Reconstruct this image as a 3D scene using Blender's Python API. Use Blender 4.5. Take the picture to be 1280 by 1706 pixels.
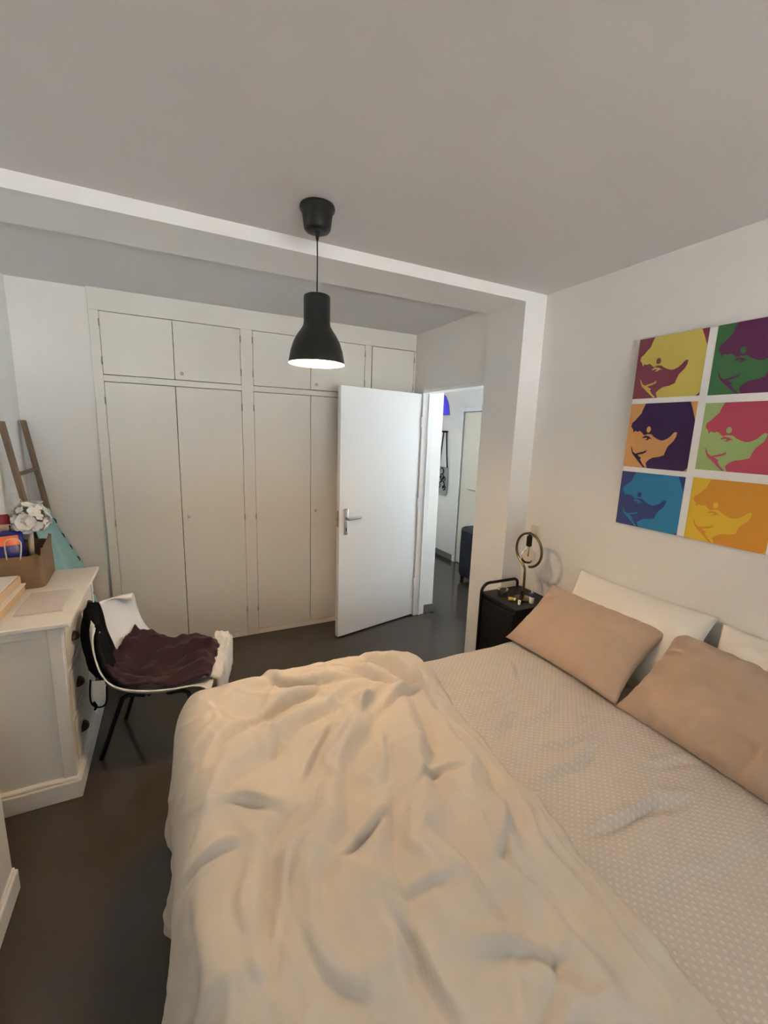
import bpy, math, random
import numpy as np
from mathutils import Vector, Matrix

S = bpy.context.scene
COL = S.collection
for o in list(bpy.data.objects):
    bpy.data.objects.remove(o)

# ------------------------------------------------------------------ camera
cam_d = bpy.data.cameras.new('camera')
cam_d.sensor_fit = 'VERTICAL'
cam_d.sensor_height = 36.0
cam_d.lens = 711.23 * 36.0 / 1706.0
cam_d.clip_start = 0.02
cam = bpy.data.objects.new('camera', cam_d)
COL.objects.link(cam)
cam.matrix_world = Matrix(((0.89882041, 0.05091845, -0.43534949, 0.0),
                           (-0.43706104, 0.17925337, -0.88138861, 0.0),
                           (0.03315892, 0.98248437, 0.18337106, 1.66875),
                           (0, 0, 0, 1)))
S.camera = cam

# ------------------------------------------------------------------ world, exposure
W = bpy.data.worlds.new('daylight')
S.world = W
W.use_nodes = True
bg = W.node_tree.nodes['Background']
bg.inputs['Color'].default_value = (0.72, 0.88, 1.0, 1)
bg.inputs['Strength'].default_value = 3.2
S.view_settings.view_transform = 'Standard'
S.view_settings.look = 'None'
S.view_settings.exposure = -0.31
S.view_settings.gamma = 1.0
S.view_settings.use_curve_mapping = False
S.cycles.use_denoising = True
S.cycles.max_bounces = 12
S.cycles.diffuse_bounces = 7
S.cycles.glossy_bounces = 5
S.cycles.transmission_bounces = 8
S.cycles.transparent_max_bounces = 10
S.cycles.caustics_reflective = False
S.cycles.caustics_refractive = False
S.cycles.sample_clamp_indirect = 60.0

PENDANT_POWER = 1020.0      # emission strength of the bulb in the pendant
def portal(name, loc, rot, sx, sy):
    """marks a window opening so that daylight through it is sampled well"""
    l = bpy.data.lights.new(name, 'AREA')
    l.shape = 'RECTANGLE'
    l.size = sx
    l.size_y = sy
    l.cycles.is_portal = True
    o = bpy.data.objects.new(name, l)
    COL.objects.link(o)
    o.location = loc
    o.rotation_euler = rot
    return o
# bedroom window in the wall behind the camera (light goes +Y), hall window (light goes +Y)
portal('window_portal', (0.60, -2.62, 1.45), (math.pi / 2, 0, math.pi), 2.7, 1.05)
# the sun shines along the facade onto unseen ground added outside to bounce light up into the rooms
sun_d = bpy.data.lights.new('sun', 'SUN')
sun_d.energy = 200.0
sun_d.angle = math.radians(0.6)
sun_d.color = (1.0, 0.985, 0.96)
sun = bpy.data.objects.new('sun', sun_d)
COL.objects.link(sun)
sun.rotation_euler = Vector((0.72, 0.0, -0.69)).to_track_quat('-Z', 'Y').to_euler()
portal('hall_window_portal', (2.75, 0.28, 1.45), (math.pi / 2, 0, math.pi), 0.95, 1.7)
portal('hall_side_portal', (3.34, 2.95, 1.22), (math.pi / 2, 0, math.pi / 2), 1.7, 2.25)  # belongs to the added hall side window

# ------------------------------------------------------------------ materials
def mat(name, col, rough=0.6, metal=0.0, var=0.0, vscale=8.0, bump=0.0, bscale=60.0, emit=None, estr=0.0,
        spec=0.5, sheen=0.0, trans=0.0, col2=None, stretch=None, detail=4.0, coat=0.0, sub=0.0, ior=1.45):
    m = bpy.data.materials.new(name)
    m.use_nodes = True
    nt = m.node_tree
    b = nt.nodes['Principled BSDF']
    b.inputs['Base Color'].default_value = (*col, 1)
    b.inputs['Roughness'].default_value = rough
    b.inputs['Metallic'].default_value = metal
    b.inputs['Specular IOR Level'].default_value = spec
    b.inputs['IOR'].default_value = ior
    if sheen:
        b.inputs['Sheen Weight'].default_value = sheen
    if coat:
        b.inputs['Coat Weight'].default_value = coat
    if trans:
        b.inputs['Transmission Weight'].default_value = trans
    if emit:
        b.inputs['Emission Color'].default_value = (*emit, 1)
        b.inputs['Emission Strength'].default_value = estr
    tc = nt.nodes.new('ShaderNodeTexCoord')
    mp = nt.nodes.new('ShaderNodeMapping')
    if stretch:
        mp.inputs['Scale'].default_value = stretch
    nt.links.new(tc.outputs['Object'], mp.inputs['Vector'])
    n = nt.nodes.new('ShaderNodeTexNoise')
    n.inputs['Scale'].default_value = vscale
    n.inputs['Detail'].default_value = detail
    nt.links.new(mp.outputs['Vector'], n.inputs['Vector'])
    mix = nt.nodes.new('ShaderNodeMix')
    mix.data_type = 'RGBA'
    c2 = col2 if col2 else tuple(max(0, c * (1 - var)) for c in col)
    mix.inputs['A'].default_value = (*col, 1)
    mix.inputs['B'].default_value = (*c2, 1)
    nt.links.new(n.outputs['Fac'], mix.inputs['Factor'])
    nt.links.new(mix.outputs['Result'], b.inputs['Base Color'])
    if bump:
        n2 = nt.nodes.new('ShaderNodeTexNoise')
        n2.inputs['Scale'].default_value = bscale
        n2.inputs['Detail'].default_value = 3
        nt.links.new(mp.outputs['Vector'], n2.inputs['Vector'])
        bp = nt.nodes.new('ShaderNodeBump')
        bp.inputs['Strength'].default_value = bump
        bp.inputs['Distance'].default_value = 0.004
        nt.links.new(n2.outputs['Fac'], bp.inputs['Height'])
        nt.links.new(bp.outputs['Normal'], b.inputs['Normal'])
    return m

M = {}
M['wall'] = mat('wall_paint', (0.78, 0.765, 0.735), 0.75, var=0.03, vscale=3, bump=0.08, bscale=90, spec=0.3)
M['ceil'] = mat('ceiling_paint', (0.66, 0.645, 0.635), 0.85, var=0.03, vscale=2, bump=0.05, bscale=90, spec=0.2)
M['trimw'] = mat('beam_paint', (0.77, 0.76, 0.74), 0.7, var=0.02, vscale=3, bump=0.05, spec=0.3)
M['wardrobe'] = mat('wardrobe_paint', (0.70, 0.675, 0.62), 0.45, var=0.03, vscale=2.5, bump=0.03, bscale=30, spec=0.4)
M['doorw'] = mat('door_paint', (0.76, 0.755, 0.74), 0.38, var=0.02, vscale=2, spec=0.4)
M['dresser'] = mat('dresser_paint', (0.70, 0.675, 0.63), 0.45, var=0.03, vscale=5, bump=0.03, bscale=50)
M['floor'] = mat('floor_polished_stone', (0.062, 0.050, 0.040), 0.13, var=0.22, vscale=2.2, bump=0.01, bscale=40, spec=0.5)
M['bounce_blue'] = mat('bounce_ground_blue', (0.43, 0.53, 0.60), 0.8, var=0.1, vscale=1)  # added ground, blue-grey so that its bounce tints the hall
M['bounce_ground'] = mat('bounce_ground_grey', (0.60, 0.60, 0.60), 0.8, var=0.1, vscale=1)  # added ground that reflects the sun into the bedroom
M['base_tile'] = mat('baseboard_tile', (0.16, 0.155, 0.15), 0.35, var=0.12, vscale=6)
M['blackpl'] = mat('lamp_black_metal', (0.012, 0.0125, 0.012), 0.42, var=0.1, spec=0.4)
M['blackm'] = mat('black_steel', (0.006, 0.006, 0.007), 0.45, var=0.1, spec=0.35)
M['shade_in'] = mat('shade_white_inside', (0.85, 0.83, 0.78), 0.5)
M['bulb'] = mat('bulb_glow', (1, 0.9, 0.75), 0.3, emit=(1.0, 0.67, 0.39), estr=PENDANT_POWER)
M['cotton'] = mat('white_cotton', (0.57, 0.52, 0.445), 0.85, var=0.03, vscale=4, bump=0.05, bscale=300, sheen=0.15, spec=0.2)
M['pillow_white'] = mat('pillow_white_cotton', (0.78, 0.745, 0.675), 0.85, var=0.03, vscale=5, bump=0.08, bscale=260, sheen=0.15, spec=0.2)
M['taupe'] = mat('taupe_cotton', (0.45, 0.335, 0.25), 0.85, var=0.06, vscale=5, bump=0.10, bscale=280, sheen=0.2, spec=0.2)
M['bedbase'] = mat('bed_base_fabric', (0.30, 0.28, 0.26), 0.9, var=0.1)
M['chrome'] = mat('brushed_steel', (0.55, 0.54, 0.52), 0.32, metal=1.0)
M['hinge'] = mat('dull_hinge', (0.40, 0.37, 0.32), 0.5, metal=0.5)
M['brass'] = mat('aged_brass', (0.20, 0.165, 0.075), 0.30, metal=1.0, var=0.2, vscale=20)
M['pull'] = mat('dark_bronze', (0.035, 0.022, 0.016), 0.45, metal=0.5)
M['wood_dark'] = mat('ladder_wood', (0.23, 0.165, 0.105), 0.7, col2=(0.13, 0.085, 0.05), vscale=6, stretch=(6, 6, 0.7), bump=0.25, bscale=30)
M['wood_light'] = mat('light_pine', (0.62, 0.45, 0.27), 0.55, col2=(0.50, 0.34, 0.19), vscale=5, stretch=(5, 0.6, 5), bump=0.05)
M['kraft'] = mat('kraft_paper', (0.21, 0.135, 0.070), 0.75, var=0.22, vscale=7, bump=0.35, bscale=22)
M['teal'] = mat('turquoise_cotton', (0.27, 0.46, 0.47), 0.9, var=0.12, vscale=9, bump=0.15, bscale=200)
M['teal_dark'] = mat('teal_tassel', (0.03, 0.09, 0.10), 0.9)
M['petal'] = mat('white_paper_petal', (0.72, 0.72, 0.70), 0.8, var=0.06, vscale=14)
M['leafg'] = mat('grey_leaf', (0.22, 0.24, 0.20), 0.8)
M['stick'] = mat('pale_stem', (0.58, 0.50, 0.42), 0.8)
M['blue'] = mat('blue_wrapper', (0.012, 0.025, 0.22), 0.3, var=0.3, vscale=12, spec=0.5)
M['orange'] = mat('orange_print', (0.75, 0.16, 0.05), 0.35)
M['red'] = mat('red_wrapper', (0.30, 0.015, 0.02), 0.35, var=0.2)
M['tan'] = mat('tan_wrapper', (0.62, 0.42, 0.28), 0.5)
M['clear'] = mat('clear_glass', (1, 1, 1), 0.03, trans=1.0, ior=1.45)
M['shell'] = mat('chair_white_shell', (0.70, 0.695, 0.685), 0.35, var=0.02)
M['towel'] = mat('plum_towel', (0.045, 0.020, 0.026), 0.95, var=0.35, vscale=12, bump=0.5, bscale=180, sheen=0.12, spec=0.2)
M['blackcloth'] = mat('black_cloth', (0.005, 0.005, 0.006), 0.95, bump=0.3, bscale=120, spec=0.15)
M['fleece'] = mat('cream_fleece', (0.66, 0.64, 0.60), 0.95, var=0.1, vscale=30, bump=0.6, bscale=120, sheen=0.3)
M['label'] = mat('white_label', (0.68, 0.68, 0.67), 0.7)
M['socketw'] = mat('socket_plastic', (0.62, 0.57, 0.50), 0.4)
M['dark_hole'] = mat('dark_hole', (0.02, 0.02, 0.02), 0.8)
M['canvas'] = mat('canvas_white', (0.80, 0.79, 0.77), 0.8, bump=0.08, bscale=300)
M['navy'] = mat('navy_suitcase', (0.010, 0.010, 0.024), 0.55, bump=0.2, bscale=150)
M['blueglass'] = mat('cobalt_shade', (0.045, 0.030, 0.55), 0.35, spec=0.5)
M['tote'] = mat('tote_canvas', (0.42, 0.42, 0.40), 0.9, var=0.1)
M['ink'] = mat('black_ink', (0.012, 0.012, 0.012), 0.8)
M['cream_door'] = mat('cream_door_paint', (0.72, 0.66, 0.56), 0.45, var=0.02)
M['bottle_w'] = mat('white_plastic', (0.72, 0.71, 0.69), 0.4)
M['bottle_b'] = mat('blue_label', (0.03, 0.06, 0.20), 0.45)
M['amber'] = mat('brown_bottle', (0.035, 0.015, 0.010), 0.25)
M['yellow'] = mat('yellow_plastic', (0.50, 0.38, 0.03), 0.4)
M['paper'] = mat('matte_paper', (0.70, 0.67, 0.63), 0.6)
M['sleeve'] = mat('frosted_sleeve', (0.60, 0.56, 0.53), 0.25, var=0.05)
M['frame_al'] = mat('window_frame_white', (0.75, 0.75, 0.75), 0.4)

def pane_mat():
    m = bpy.data.materials.new('window_glass')
    m.use_nodes = True
    nt = m.node_tree
    nt.nodes.remove(nt.nodes['Principled BSDF'])
    t = nt.nodes.new('ShaderNodeBsdfTransparent')
    g = nt.nodes.new('ShaderNodeBsdfGlossy')
    g.inputs['Roughness'].default_value = 0.02
    x = nt.nodes.new('ShaderNodeMixShader')
    x.inputs['Fac'].default_value = 0.06
    nt.links.new(t.outputs[0], x.inputs[1])
    nt.links.new(g.outputs[0], x.inputs[2])
    nt.links.new(x.outputs[0], nt.nodes['Material Output'].inputs['Surface'])
    return m
M['pane'] = pane_mat()

def thin_glass(name, tint, fac):
    m = pane_mat()
    m.name = name
    for n in m.node_tree.nodes:
        if n.type == 'BSDF_TRANSPARENT':
            n.inputs['Color'].default_value = (*tint, 1)
        if n.type == 'MIX_SHADER':
            lw = m.node_tree.nodes.new('ShaderNodeLayerWeight')
            lw.inputs['Blend'].default_value = fac
            m.node_tree.links.new(lw.outputs['Fresnel'], n.inputs['Fac'])
    return m
M['globe'] = thin_glass('globe_glass', (0.96, 0.92, 0.86), 0.28)
M['cup'] = thin_glass('cup_glass', (0.85, 0.85, 0.85), 0.35)

def quilt_mat():
    """white bedspread with a staggered grid of small raised dots"""
    m = mat('dotted_bedspread', (0.53, 0.485, 0.43), 0.85, var=0.05, vscale=5, spec=0.2, sheen=0.15)
    nt = m.node_tree
    N, L = nt.nodes, nt.links
    b = N['Principled BSDF']
    tc = N.new('ShaderNodeTexCoord')
    sp = N.new('ShaderNodeSeparateXYZ')
    L.new(tc.outputs['UV'], sp.inputs[0])
    def math_(op, a, bb=None):
        n = N.new('ShaderNodeMath')
        n.operation = op
        if isinstance(a, (int, float)):
            n.inputs[0].default_value = a
        else:
            L.new(a, n.inputs[0])
        if bb is not None:
            if isinstance(bb, (int, float)):
                n.inputs[1].default_value = bb
            else:
                L.new(bb, n.inputs[1])
        return n.outputs[0]
    def dots(offx, offy):
        fx = math_('SUBTRACT', math_('FRACT', math_('ADD', math_('MULTIPLY', sp.outputs['X'], 1 / 0.026), offx)), 0.5)
        fy = math_('SUBTRACT', math_('FRACT', math_('ADD', math_('MULTIPLY', sp.outputs['Y'], 1 / 0.023), offy)), 0.5)
        d = math_('SQRT', math_('ADD', math_('MULTIPLY', fx, fx), math_('MULTIPLY', fy, fy)))
        mr = N.new('ShaderNodeMapRange')
        mr.inputs['From Min'].default_value = 0.13
        mr.inputs['From Max'].default_value = 0.24
        mr.inputs['To Min'].default_value = 0.55
        mr.inputs['To Max'].default_value = 0
        L.new(d, mr.inputs['Value'])
        return mr.outputs[0]
    h = math_('MAXIMUM', dots(0, 0), dots(0.5, 0.5))
    mix = N.new('ShaderNodeMix')
    mix.data_type = 'RGBA'
    old = b.inputs['Base Color'].links[0].from_socket
    L.new(h, mix.inputs['Factor'])
    L.new(old, mix.inputs['A'])
    mix.inputs['B'].default_value = (0.66, 0.62, 0.565, 1)
    L.new(mix.outputs['Result'], b.inputs['Base Color'])
    bp = N.new('ShaderNodeBump')
    bp.inputs['Strength'].default_value = 0.6
    bp.inputs['Distance'].default_value = 0.003
    L.new(h, bp.inputs['Height'])
    L.new(bp.outputs['Normal'], b.inputs['Normal'])
    return m
M['quilt'] = quilt_mat()

# ------------------------------------------------------------------ mesh helpers
class MB:
    def __init__(s):
        s.v, s.f, s.mi, s.uv = [], [], [], None
    def add(s, vs, fs, mi=0):
        o = len(s.v)
        s.v += [tuple(v) for v in vs]
        s.f += [tuple(i + o for i in f) for f in fs]
        s.mi += [mi] * len(fs)
        return s
    def box(s, x0, x1, y0, y1, z0, z1, mi=0):
        vs = [(x, y, z) for z in (z0, z1) for y in (y0, y1) for x in (x0, x1)]
        fs = [(0, 2, 3, 1), (4, 5, 7, 6), (0, 1, 5, 4), (1, 3, 7, 5), (3, 2, 6, 7), (2, 0, 4, 6)]
        return s.add(vs, fs, mi)
    def tube(s, pts, r, seg=10, closed=False, mi=0, cap=True):
        P = [Vector(p) for p in pts]
        n = len(P)
        rr = r if isinstance(r, (list, tuple)) else [r] * n
        T = []
        for i in range(n):
            a = P[(i - 1) % n] if (closed or i > 0) else P[i]
            b = P[(i + 1) % n] if (closed or i < n - 1) else P[i]
            T.append((b - a).normalized())
        u = T[0].orthogonal().normalized()
        vs, fs = [], []
        for i in range(n):
            u = (u - T[i] * u.dot(T[i])).normalized()
            w = T[i].cross(u)
            for k in range(seg):
                a = 2 * math.pi * k / seg
                vs.append(P[i] + (u * math.cos(a) + w * math.sin(a)) * rr[i])
        m = n if closed else n - 1
        for i in range(m):
            j = (i + 1) % n
            for k in range(seg):
                l = (k + 1) % seg
                fs.append((i * seg + k, i * seg + l, j * seg + l, j * seg + k))
        if cap and not closed:
            fs.append(tuple(reversed(range(seg))))
            fs.append(tuple((n - 1) * seg + k for k in range(seg)))
        return s.add(vs, fs, mi)
    def lathe(s, prof, c=(0, 0, 0), seg=32, mi=0):
        vs, fs = [], []
        n = len(prof)
        for k in range(seg):
            a = 2 * math.pi * k / seg
            for (r, z) in prof:
                vs.append((c[0] + r * math.cos(a), c[1] + r * math.sin(a), c[2] + z))
        for k in range(seg):
            l = (k + 1) % seg
            for i in range(n - 1):
                fs.append((k * n + i, l * n + i, l * n + i + 1, k * n + i + 1))
        return s.add(vs, fs, mi)
    def grid(s, A, mi=0, flip=False):
        """A: array (n, m, 3)"""
        n, m = A.shape[:2]
        vs = A.reshape(-1, 3).tolist()
        fs = []
        for i in range(n - 1):
            for j in range(m - 1):
                q = (i * m + j, (i + 1) * m + j, (i + 1) * m + j + 1, i * m + j + 1)
                fs.append(q[::-1] if flip else q)
        return s.add(vs, fs, mi)
    def build(s, name, mats, parent=None, smooth=False, bevel=0.0, kind=None):
        me = bpy.data.meshes.new(name)
        me.from_pydata(s.v, [], s.f)
        ml = mats if isinstance(mats, (list, tuple)) else [mats]
        for m in ml:
            me.materials.append(M[m] if isinstance(m, str) else m)
        if len(ml) > 1:
            me.polygons.foreach_set('material_index', s.mi)
        if smooth:
            me.polygons.foreach_set('use_smooth', [True] * len(me.polygons))
        if s.uv is not None:
            ul = me.uv_layers.new(name='UVMap')
            idx = np.empty(len(me.loops), np.int32)
            me.loops.foreach_get('vertex_index', idx)
            ul.data.foreach_set('uv', np.asarray(s.uv, np.float32)[idx].ravel())
        me.update()
        o = bpy.data.objects.new(name, me)
        COL.objects.link(o)
        if parent is not None:
            o.parent = parent
        if bevel:
            bv = o.modifiers.new('bevel', 'BEVEL')
            bv.width = bevel
            bv.segments = 2
            bv.limit_method = 'ANGLE'
        if kind:
            o['kind'] = kind
        return o

def thing(name, label, cat, loc=(0, 0, 0), group=None):
    o = bpy.data.objects.new(name, None)
    o.empty_display_size = 0.05
    COL.objects.link(o)
    o['label'] = label
    o['category'] = cat
    if group:
        o['group'] = group
    return o
def tag(o, label, cat, group=None):
    o['label'] = label
    o['category'] = cat
    if group:
        o['group'] = group
    return o
def struct(name):
    o = bpy.data.objects.new(name, None)
    COL.objects.link(o)
    o['kind'] = 'structure'
    return o
def bx(name, m, dims, parent=None, bevel=0.0, kind=None):
    return MB().box(*dims).build(name, m, parent, bevel=bevel, kind=kind)
def xform(vs, Mx):
    return [tuple(Mx @ Vector(v)) for v in vs]
def place(mb, Mx):
    mb.v = xform(mb.v, Mx)
    return mb
def arc(c, r, a0, a1, n, ax='xz'):
    out = []
    for i in range(n + 1):
        a = a0 + (a1 - a0) * i / n
        p, q = r * math.cos(a), r * math.sin(a)
        out.append((c[0] + p, c[1], c[2] + q) if ax == 'xz' else (c[0], c[1] + p, c[2] + q) if ax == 'yz' else (c[0] + p, c[1] + q, c[2]))
    return out
def smooth_path(P, n=6):
    """Catmull-Rom through the points"""
    P = [Vector(p) for p in P]
    out = []
    for i in range(len(P) - 1):
        p0, p1, p2, p3 = P[max(i - 1, 0)], P[i], P[i + 1], P[min(i + 2, len(P) - 1)]
        for k in range(n):
            t = k / n
            out.append(0.5 * (2 * p1 + (p2 - p0) * t + (2 * p0 - 5 * p1 + 4 * p2 - p3) * t * t + (3 * p1 - p0 - 3 * p2 + p3) * t ** 3))
    out.append(P[-1])
    return out

rng = np.random.default_rng(7)
_G = rng.standard_normal((64, 64, 2))
_G /= np.linalg.norm(_G, axis=2, keepdims=True)
def perlin(x, y):
    xi, yi = np.floor(x).astype(int), np.floor(y).astype(int)
    fx, fy = x - xi, y - yi
    u, v = fx ** 3 * (fx * (fx * 6 - 15) + 10), fy ** 3 * (fy * (fy * 6 - 15) + 10)
    def d(ix, iy, dx, dy):
        g = _G[ix % 64, iy % 64]
        return g[..., 0] * dx + g[..., 1] * dy
    a = d(xi, yi, fx, fy) * (1 - u) + d(xi + 1, yi, fx - 1, fy) * u
    b = d(xi, yi + 1, fx, fy - 1) * (1 - u) + d(xi + 1, yi + 1, fx - 1, fy - 1) * u
    return (a * (1 - v) + b * v) * 1.5
def ridged(x, y):
    return 1 - np.abs(perlin(x, y)) * 2
def sstep(a, b, x):
    t = np.clip((x - a) / (b - a), 0, 1)
    return t * t * (3 - 2 * t)
def fold_field(X, Y, folds):
    """sum of cloth folds: each one rises slowly towards its line and drops sharply past it"""
    H = np.zeros_like(X)
    for (P, amp, w) in folds:
        P = np.array(P, float)
        # densify
        Q = []
        for i in range(len(P) - 1):
            for k in range(4):
                Q.append(P[i] + (P[i + 1] - P[i]) * k / 4)
        Q.append(P[-1])
        Q = np.array(Q)
        for _ in range(2):
            Q[1:-1] = 0.25 * Q[:-2] + 0.5 * Q[1:-1] + 0.25 * Q[2:]
        L = np.r_[0, np.cumsum(np.linalg.norm(np.diff(Q, axis=0), axis=1))]
        lo, hi = Q.min(0) - 5 * w, Q.max(0) + 5 * w
        sel = (X > lo[0]) & (X < hi[0]) & (Y > lo[1]) & (Y < hi[1])
        if not sel.any():
            continue
        x, y = X[sel], Y[sel]
        best = np.full(x.shape, 9.0)
        sd = np.zeros_like(x)
        tt = np.zeros_like(x)
        for i in range(len(Q) - 1):
            a, b = Q[i], Q[i + 1]
            e = b - a
            l = np.hypot(*e) + 1e-9
            e = e / l
            t0 = (x - a[0]) * e[0] + (y - a[1]) * e[1]
            t = np.clip(t0, 0, l)
            dx, dy = x - a[0] - e[0] * t, y - a[1] - e[1] * t
            d = np.hypot(dx, dy)
            k = d < best
            best[k] = d[k]
            sg = e[0] * (y - a[1]) - e[1] * (x - a[0])
            sd[k] = np.where(sg[k] >= 0, d[k], -d[k])
            tt[k] = (L[i] + t[k]) / L[-1]
        s = sd / w
        prof = np.where(s < 0, 1 / (1 + (s / 1.25) ** 2), np.exp(-(s / 0.62) ** 2)) - 0.62 * np.exp(-((s - 1.05) / 0.62) ** 2)
        taper = np.sin(np.pi * np.clip(tt * .96 + .02, 0, 1)) ** .7
        H[sel] += amp * prof * taper
    return H

# ================================================================== SETTING
XR, XP, XA = 2.079, 1.915, 1.930          # right wall, pilaster face, alcove wall
YB, YBE = 2.079, 2.413                    # beam front / back
ZB, ZC, ZK = 2.4575, 2.517, 2.500         # beam underside, ceiling, alcove ceiling
YW, YL, XL = 3.382, 3.420, -0.845         # wardrobe front, recess wall, left wall
YN = -2.60                                # window wall behind the camera

bx('floor', 'floor', (XL - 0.2, 3.5, YN - 0.2, 5.7, -0.12, 0.0), kind='structure')
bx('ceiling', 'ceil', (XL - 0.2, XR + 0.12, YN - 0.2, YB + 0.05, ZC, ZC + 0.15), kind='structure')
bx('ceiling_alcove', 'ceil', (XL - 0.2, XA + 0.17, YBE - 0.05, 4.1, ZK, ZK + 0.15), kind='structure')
bx('trim_1', 'trimw', (XL - 0.01, XR + 0.01, YB, YBE, ZB, ZC + 0.15), kind='structure')           # ceiling beam
bx('trim_2', 'trimw', (XP, XR + 0.01, YB, YBE, 0.0, ZB), kind='structure')                 # pilaster
bx('wall_right', 'wall', (XR, XR + 0.12, YN - 0.2, YBE, 0, ZC + 0.15), kind='structure')
bx('wall_left', 'wall', (XL - 0.15, XL, YN - 0.2, 4.1, 0, ZC + 0.15), kind='structure')
bx('wall_back', 'wall', (XL - 0.1, XA + 0.099, YL + 0.001, YL + 0.68, 0, ZK + 0.02), kind='structure')
# alcove wall with the doorway
DY0, DY1, DZ = 2.4135, 3.245, 2.035
MB().box(XA, XA + 0.10, DY1, YL, 0, ZK + .02) \
    .box(XA, XA + 0.10, DY0, DY1, DZ, ZK + .02).build('wall_alcove', 'wall', kind='structure')
# window wall behind the camera with a real opening
WX0, WX1, WZ0, WZ1 = -0.75, 1.95, 0.95, 2.35
WSH = 1.95          # unseen shutter slats, added to cut off the sky, reach down to here
MB().box(XL - .1, WX0, YN - .18, YN, 0, ZC + .1).box(WX1, XR + .1, YN - .18, YN, 0, ZC + .1) \
    .box(WX0, WX1, YN - .18, YN, 0, WZ0).box(WX0, WX1, YN - .18, YN, WZ1, ZC + .1).build('wall_front', 'wall', kind='structure')
win = struct('window_1')
fm = MB()
for (a, b, c, d) in ((WX0, WX0 + .05, WZ0, WZ1), (WX1 - .05, WX1, WZ0, WZ1), (WX0 + .05, WX1 - .05, WZ0, WZ0 + .05),
                     (WX0 + .05, WX1 - .05, WZ1 - .05, WZ1), (.57, .63, WZ0 + .05, WZ1 - .05)):
    fm.box(a, b, YN - .14, YN - .09, c, d)
fm.build('window_frame', 'frame_al', win, bevel=0.004)
for a, b in ((WX0 + .05, .57), (.63, WX1 - .05)):
    bx('pane', 'pane', (a, b, YN - .118, YN - .114, WZ0 + .05, WZ1 - .05), win)

nsl = int((WZ1 - WSH) / .05)
for i in range(nsl):
    bx('slat', 'frame_al', (WX0, WX1, YN - .176, YN - .164, WSH + i * .05, WSH + i * .05 + .0495), win)
bx('ground_bounce', 'bounce_ground', (-60, 60, -90, YN - .19, -.30, -.02), kind='structure')  # unseen ground, added as a sunlit reflector for the bedroom
bx('ceiling_sky_block', 'ceil', (-4, XR + .3, YN - 4.0, YN - .19, 2.50, 2.70), kind='structure')  # unseen slab, added to keep sky light off the bed
bx('ground_bounce_side', 'bounce_blue', (XR + .14, 14, YN - .19, .095, -.30, -.02), kind='structure')  # this and the next: unseen ground added to bounce bluish light
bx('ground_bounce_hall', 'bounce_blue', (3.51, 14, .10, 14, -.30, -.02), kind='structure')

# ---- hall beyond the doorway
HX = 3.30
HW0, HW1 = 2.28, 3.22
MB().box(HX, HX + .12, .3, 2.10, 0, 2.52).box(HX, HX + .12, 3.80, 4.12, 0, 2.52).box(HX, HX + .12, 2.10, 3.80, 0, .10) \
    .box(HX, HX + .12, 2.10, 3.80, 2.35, 2.52).build('wall_hall_right', 'wall', kind='structure')
win3 = struct('added_hall_window')  # unseen side window, added to brighten the hall
fm = MB()
for (a, b, c, d) in ((2.10, 2.15, .10, 2.35), (3.75, 3.80, .10, 2.35), (2.92, 2.98, .15, 2.30), (2.15, 3.75, .10, .15), (2.15, 3.75, 2.30, 2.35)):
    fm.box(HX + .05, HX + .10, a, b, c, d)
fm.build('window_frame', 'frame_al', win3, bevel=0.004)
for a, b in ((2.15, 2.92), (2.98, 3.75)):
    bx('pane', 'pane', (HX + .073, HX + .077, a, b, .15, 2.30), win3)
bx('wall_hall_back', 'wall', (HX, HX + .12, 4.50, 5.6, 0, 2.52), kind='structure')
bx('wall_hall_lintel', 'wall', (HX, HX + .12, 4.12, 4.50, 1.955, 2.52), kind='structure')
bx('wall_hall_end', 'wall', (2.2, HX + .12, 5.5, 5.62, 0, 2.52), kind='structure')
bx('wall_hall_stub', 'wall', (XA + .10, 2.150, DY1 + .0, 5.5, 0, 2.499), kind='structure')
bx('ceiling_hall', 'ceil', (XA + .17, HX + .12, .1, 5.62, 2.50, 2.60), kind='structure')
MB().box(XR + .12, HW0, .1, .3, 0, 2.6).box(HW1, HX + .12, .1, .3, 0, 2.6).box(HW0, HW1, .1, .3, 0, .6) \
    .box(HW0, HW1, .1, .3, 2.3, 2.6).build('wall_hall_front', 'wall', kind='structure')
win2 = struct('window_2')
fm = MB()
for (a, b, c, d) in ((HW0, HW0 + .05, .6, 2.3), (HW1 - .05, HW1, .6, 2.3), (HW0 + .05, HW1 - .05, .6, .65), (HW0 + .05, HW1 - .05, 2.25, 2.3)):
    fm.box(a, b, .17, .22, c, d)
fm.build('window_frame', 'frame_al', win2, bevel=0.004)
bx('pane', 'pane', (HW0 + .05, HW1 - .05, .193, .197, .65, 2.25), win2)
# grey tile baseboards of the hall
bx('baseboard_stub', 'base_tile', (XA + .112, 2.150, DY1 - .010, DY1 - .0005, 0, .075), kind='structure')
bx('baseboard_stub_end', 'base_tile', (2.1505, 2.160, DY1 - .010, 5.5, 0, .075), kind='structure')
bx('baseboard_hall', 'base_tile', (HX - .012, HX - .0005, 4.56, 5.49, 0, .075), kind='structure')

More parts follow.
